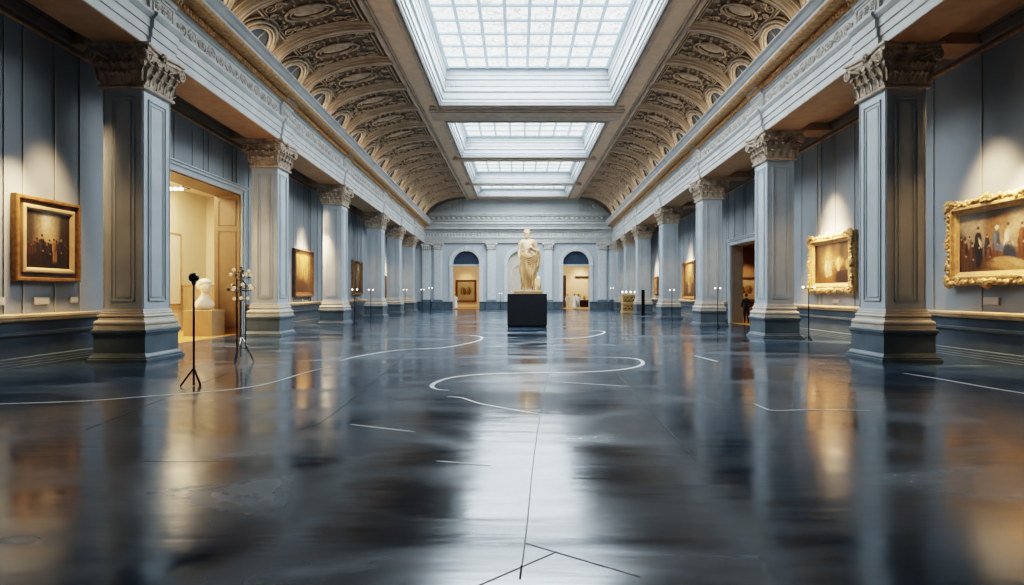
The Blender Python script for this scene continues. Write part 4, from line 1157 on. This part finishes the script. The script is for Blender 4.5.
# golden cabinet
cx, cy = 384, 2010
t = thing('display_cabinet', 'golden wooden two tier display cabinet by the far right columns', 'cabinet', (cx, cy, 0), 0)
m = MB()
m.stack(-26, 26, -16, 16, [(0, 0), (0, 5), (-2, 6), (-2, 30), (0, 31), (0, 35), (-3, 36), (-3, 58), (-1, 59), (-1, 63), (-2, 64)])
m.build('carcass', M['cab'], t)
for za, zb in ((9, 28), (39, 56)):
    m = MB(); m.box(-21, 21, -16.2, -13, za, zb); dro = m.build('drawer', M['cabd'], t)
    m = MB()
    for i in range(9):
        m.ball((-18 + i * 4.5, -16.6, (za + zb) / 2 + 3 * math.sin(i * 2.1)), 2.3, 7, (1, .6, 1.2))
    for zz in (za + 1.5, zb - 1.5): m.tube([(-20, -16.4, zz), (20, -16.4, zz)], .8, 6)
    m.build('carving', M['cab'], dro)
for i, (dx, lab) in enumerate(((-22, 'leftmost'), (-9, 'second from left'), (6, 'third from left'), (21, 'rightmost'))):
    t2 = thing('table_lamp', 'small glowing lamp on the golden cabinet, %s of four' % lab, 'lamp', (cx + dx, cy, 64), 0, 'small lamps on the golden cabinet')
    m = MB(); m.lathe([(2, 0), (2, .6), (.5, 1), (.5, 5)], n=10); m.build('stem', M['chrome'], t2)
    m = MB(); m.lathe([(1.2, 4.5), (2.6, 5.5), (2.6, 9), (1.0, 11)], n=10); m.build('lamp_shade', M['lampw'], t2)

# ------------------------------------------------------------------ side rooms
def room_wall(name, material, x0, x1, y0, y1, z0, z1, label, cat='wall'):
    m = MB(); m.box(x0, x1, y0, y1, z0, z1); return struct(m.build(name, material), label, cat)
# left room
wxl = wl(830)
room_wall('wall_left_room_side', M['cream'], -620, -608, 600, 1143, 0, 262, 'bright cream side wall of the left room')
room_wall('wall_left_room_far', M['cream'], -620, -501, 1131, 1143, 0, 262, 'cream far wall of the left room')
room_wall('wall_left_room_near', M['cream'], -620, -501, 588, 600, 0, 262, 'cream near wall of the left room')
room_wall('ceiling_left_room', M['cream'], -620, -498, 588, 1143, 254, 262, 'cream ceiling of the left room', 'ceiling')
room_wall('floor_left_room', M['ofloor'], -608, wxl - 2, LD[0] + 2, LD[1] - 2, 0, .4, 'amber floor of the left room', 'floor')
room_wall('floor_left_room_rear', M['ofloor'], -608, -501, 600, 1131, -.2, .3, 'amber floor deeper in the left room', 'floor')
t = thing('wall_board', 'tall pale framed board on the cream side wall of the left room', 'board', (-607.5, 1000, 110), -PI / 2)
m = MB(); m.box(-40, 40, 0, 2, -62, 62); m.build('panel', M['white'], t)
m = MB(); rect_sweep(m, 84, 128, [(0, 0), (0, 3), (3, 3), (3.4, 1)]); m.build('frame', M['tan'], t)
t = thing('low_partition', 'low tan partition wall behind the white bust', 'partition', (-570, 1050, 0))
m = MB(); m.stack(-34, 26, -5, 5, [(0, 0), (0, 80), (1.5, 81), (1.5, 83)]); strip_rect(m, -28, 20, 12, 74, lambda a, b, k: (a, -5 - k, b), 1.5, 1.0); m.build('panel', M['tan'], t)
m = MB(); m.stack(-34, 26, -5, 5, [(1.5, 0), (1.5, 6), (.5, 7)]); m.build('skirting', M['tan'], t)
t = thing('bust_pedestal', 'tan box pedestal in the left doorway carrying a white bust', 'pedestal', (-500, 925, 0))
m = MB(); m.stack(-22, 22, -20, 20, [(0, 1.2), (0, 40), (-.6, 41)]); m.build('block', M['pedtan'], t)
m = MB(); m.stack(-22, 22, -20, 20, [(1, 0), (1, 1.2)]); m.build('foot', M['tan'], t)
bj = {'a': ((0, 0, .05), (.36, .22)), 'b': ((0, 0, .30), (.42, .24)), 'c': ((0, 0, .55), (.2, .17)), 'd': ((0, -.03, .72), .12), 'e': ((0, -.05, .95), .16), 'l': ((-.34, 0, .45), .15), 'r': ((.34, 0, .45), .15)}
bx = [((0, -.05, 1.0), .24, (.85, 1, 1.15)), ((0, .1, 1.05), .25, (1.05, .9, 1)), ((0, .26, 1.06), .19, (1, 1, .9)), ((0, -.02, 1.17), .24, (1.05, 1.1, .7)), ((0, -.28, .98), .045, (.8, 1, 1.7)), ((0, -.22, .86), .08, (1.2, .7, .8)), ((-.09, -.24, 1.04), .04, (1, 1, 1)), ((.09, -.24, 1.04), .04, (1, 1, 1))]
bme = skin_body(bj, [('a', 'b'), ('b', 'c'), ('c', 'd'), ('d', 'e'), ('b', 'l'), ('b', 'r')], bx, .025, 'bust')
zm = min(v.co.z for v in bme.vertices)
for v in bme.vertices: v.co.z -= zm
bust = link('bust', bme, M['white'], None, (-500, 925, 41.1), math.radians(55))
tag(bust, 'white plaster portrait bust on the tan pedestal in the left doorway', 'bust')
t = thing('track_light', 'ceiling track with three white lamp heads in the left room', 'track light', (-534, 905, 250))
m = MB(); rect_ = [(-18, -8), (18, -8), (18, 8), (-18, 8), (-18, -8)]
m.tube([(a, b, -18) for a, b in rect_], .9, 6); m.tube([(-12, 0, -18), (-12, 0, 4)], .6, 6); m.tube([(12, 0, -18), (12, 0, 4)], .6, 6); m.tube([(-12, -8, -18), (-12, 8, -18)], .6, 6); m.tube([(12, -8, -18), (12, 8, -18)], .6, 6)
m.build('track', M['metal'], t)
for i in range(4):
    m = MB(); m.lathe([(2.2, 1.5), (3.2, 0), (3.2, -3), (2.6, -3.4)], (-13 + i * 8.7, -8, -20), 12); m.build('lamp_head', M['lampw'], t)
# right room
room_wall('wall_right_room_side', M['brown'], 760, 770, 900, 1690, 0, 230, 'brown side wall of the right room')
room_wall('wall_right_room_far', M['brown'], 512, 770, 1690, 1702, 0, 230, 'brown far wall of the right room')
room_wall('wall_right_room_near', M['brown'], 506, 770, 890, 902, 0, 230, 'brown near wall of the right room')
room_wall('ceiling_right_room', M['brown'], 505, 770, 890, 1702, 200, 208, 'brown ceiling of the right room', 'ceiling')
room_wall('floor_right_room', M['ofloor'], wr(1190) + 2, 760, RD[0] + 2, RD[1] - 2, 0, .3, 'amber floor of the right room', 'floor')
room_wall('floor_right_room_rear', M['ofloor'], 512, 760, 902, 1690, -.2, .25, 'amber floor deeper in the right room', 'floor')
painting('framed_painting', 'bright gold framed landscape on the far wall of the right room', (660, 1689, 78), PI, 90, 74, art_pale(), 'dark')
# end rooms
room_wall('wall_end_room_far', M['cream'], -420, 460, 2850, 2862, 0, 270, 'cream far wall of the rooms behind the end arches')
room_wall('wall_end_room_left', M['cream'], -430, -418, 2460, 2862, 0, 270, 'cream left wall of the end rooms')
room_wall('wall_end_room_right', M['cream'], 448, 460, 2460, 2862, 0, 270, 'cream right wall of the end rooms')
room_wall('wall_end_room_divider', M['tan'], 40, 52, 2462, 2850, 0, 270, 'tan wall dividing the two end rooms')
room_wall('ceiling_end_room', M['cream'], -430, 460, 2461, 2862, 255, 262, 'cream ceiling of the end rooms', 'ceiling')
room_wall('floor_end_room', M['ofloor'], -418, 448, 2462, 2850, -.2, .3, 'amber floor of the end rooms', 'floor')
painting('framed_painting', 'dark framed cream painting of brown figures seen through the left end archway', (-255, 2849, 78), PI, 100, 108, art_pale(), 'dark')
t = thing('console_table', 'long dark console table seen through the right end archway', 'table', (330, 2780, 0))
m = MB(); m.stack(-60, 60, -14, 14, [(-1, 26), (-1, 31), (0, 31.5), (0, 34), (-.8, 34.6)]); m.build('table_top', M['sofa'], t)
for sx in (-1, 1):
    for sy in (-1, 1):
        m = MB(); m.lathe([(2, 0), (2.6, 4), (1.8, 10), (2.8, 22), (2.8, 26.5)], (sx * 55, sy * 10, 0), 8); m.build('leg', M['sofa'], t)
m = MB(); m.box(-56, 56, 9, 11, 1, 26); m.build('back_panel', M['sofa'], t)
for i, (dx, lab) in enumerate(((-34, 'tall gold vase at the left end of the console table'), (-12, 'round gold vase in the middle of the console table'), (12, 'slender gold vase right of the middle of the console table'), (34, 'wide gold vase at the right end of the console table'))):
    m = MB(); hh = (30, 20, 34, 24)[i]; ww = (1, 1.5, .8, 1.4)[i]
    m.lathe([(3 * ww, 0), (2 * ww, 1.5), (5.5 * ww, hh * .45), (4.6 * ww, hh * .65), (2 * ww, hh * .85), (3.2 * ww, hh)], n=14)
    o = m.build('vase', M['gold'], None, (330 + dx, 2780, 34.6)); tag(o, lab, 'vase', 'gold vases on the console table')
room_wall('door_3', M['bronze'], 206, 224, 2700, 2704, 0, 150, 'dark brown door leaf at the left inside the right end archway', 'door')
t = thing('picture_ledge', 'long dark picture ledge high on the far cream wall of the right end room', 'ledge', (350, 2849, 146))
m = MB(); m.box(-70, 60, -6, 1, 0, 5); m.box(-68, 58, -4.5, 1, -4, 0); m.build('ledge_board', M['sofa'], t)

# ------------------------------------------------------------------ lights
def area(name, loc, size, size_y, power, col, rot=(0, 0, 0)):
    l = bpy.data.lights.new(name, 'AREA'); l.shape = 'RECTANGLE'; l.size = size * S; l.size_y = size_y * S; l.energy = power; l.color = col
    o = bpy.data.objects.new(name, l); COL.objects.link(o); o.location = [c * S for c in loc]; o.rotation_euler = rot; return o
def spot(name, loc, tgt, power, col, ang=60, blend=.8, rad=.12):
    l = bpy.data.lights.new(name, 'SPOT'); l.energy = power; l.color = col; l.spot_size = math.radians(ang); l.spot_blend = blend; l.shadow_soft_size = rad
    o = bpy.data.objects.new(name, l); COL.objects.link(o); o.location = [c * S for c in loc]
    d = Vector(tgt) - Vector(loc); o.rotation_euler = d.to_track_quat('-Z', 'Y').to_euler(); return o
def point(name, loc, power, col, rad=.3):
    l = bpy.data.lights.new(name, 'POINT'); l.energy = power; l.color = col; l.shadow_soft_size = rad
    o = bpy.data.objects.new(name, l); COL.objects.link(o); o.location = [c * S for c in loc]; return o
WARM = (1, .66, .36); WARM2 = (1, .60, .26)
# gallery picture lights, plus an added fill warming the lower wall
for sd, yc, zc, pw, an in ((-1, 558, 122, 560, 46), (-1, 1238, 122, 640, 46), (-1, 1670, 118, 600, 46), (-1, 2049, 105, 420, 46), (1, 573, 124, 800, 54), (1, 876, 122, 1150, 54), (1, 1650, 118, 640, 46), (1, 2075, 105, 420, 46)):
    wx = wl(yc) if sd < 0 else wr(yc)
    spot('picture_light', (wx - sd * 58, yc, 268), (wx, yc, zc - 4), pw * 1.7, WARM, an, 1.0, .25)
    yo = yc - (38 if yc < 600 else 0)
    near = yc < 600
    spot('wall_fill', (wx - sd * (26 if near else 50), yo, 200), (wx + sd * 6, yo, 75), pw * (.85 if near else 1.5), WARM, 74 if near else 88, 1.0, .35)
# added spots without fixtures, warm fill on the lower column fronts
for ys, fx, sg in ((LY, xl, 1), (RY, xr, -1)):
    for y in ys:
        spot('column_front_fill', (fx(y) - sg * 24, y - 120, 300 - drop(y)), (fx(y) - sg * 20, y + 10, 52), 150, WARM2, 40, 1.0, .3)
for si, (a, b) in enumerate(SK):
    area('skylight_lamp', (19, (a + b) / 2, ZGS[si] - 8), 300, b - a - 50, 3.4 * PI * 300 * (b - a - 50) * S * S, (.91, .97, 1))
# unseen strips added on the cornice to brighten the vaults
for sd in (-1, 1):
    fx = xl if sd < 0 else xr
    for y in range(500, 2400, 244):
        area('vault_fill', (fx(y) - sd * 22, y, 405 - drop(y)), 12, 230, 11, (1, .82, .60), (PI, 0, 0))
# rooms
area('left_room_light', (-552, 870, 250), 60, 240, 330, (1, .78, .50))
point('left_room_glow', (-520, 760, 170), 60, (1, .72, .38), .4)
area('right_room_light', (620, 1400, 198), 120, 300, 60, WARM2)
spot('right_room_picture_light', (660, 1600, 190), (660, 1690, 80), 260, WARM, 60, .9)
area('end_room_light', (-200, 2650, 252), 200, 200, 120, (1, .78, .54)); area('end_room_light', (240, 2650, 252), 200, 200, 150, (1, .80, .56))
spot('end_picture_light', (-255, 2740, 240), (-255, 2850, 80), 260, WARM, 50, .9)
# spots added to light the statue
spot('statue_spot', (-90, 900, 440), (PX, PY, 130), 1500, (1, .80, .55), 16, .7, .15)
spot('statue_spot', (160, 1000, 440), (PX, PY, 120), 600, (1, .85, .65), 16, .7, .15)

spot('end_wall_wash', (320, 2760, 235), (300, 2850, 110), 330, (1, .80, .55), 60, 1.0, .3)
w = bpy.data.worlds.new('World'); scene.world = w; w.use_nodes = True
w.node_tree.nodes['Background'].inputs['Color'].default_value = (.55, .68, .85, 1); w.node_tree.nodes['Background'].inputs['Strength'].default_value = .12

# ------------------------------------------------------------------ camera
cam = bpy.data.cameras.new('camera'); co = bpy.data.objects.new('camera', cam); COL.objects.link(co)
co.location = (0, 0, EYE * S); co.rotation_euler = (PI / 2, 0, 0)
cam.sensor_width = 36; cam.lens = F / 1024 * 36; cam.shift_x = -6 / 1024; cam.shift_y = .5 / 1024
cam.clip_start = .05; cam.clip_end = 300
scene.camera = co
scene.view_settings.view_transform = 'Filmic'
try: scene.view_settings.look = 'High Contrast'
except Exception: pass
scene.view_settings.exposure = 1.02
scene.cycles.max_bounces = 8
scene.cycles.diffuse_bounces = 4
scene.cycles.sample_clamp_indirect = 6
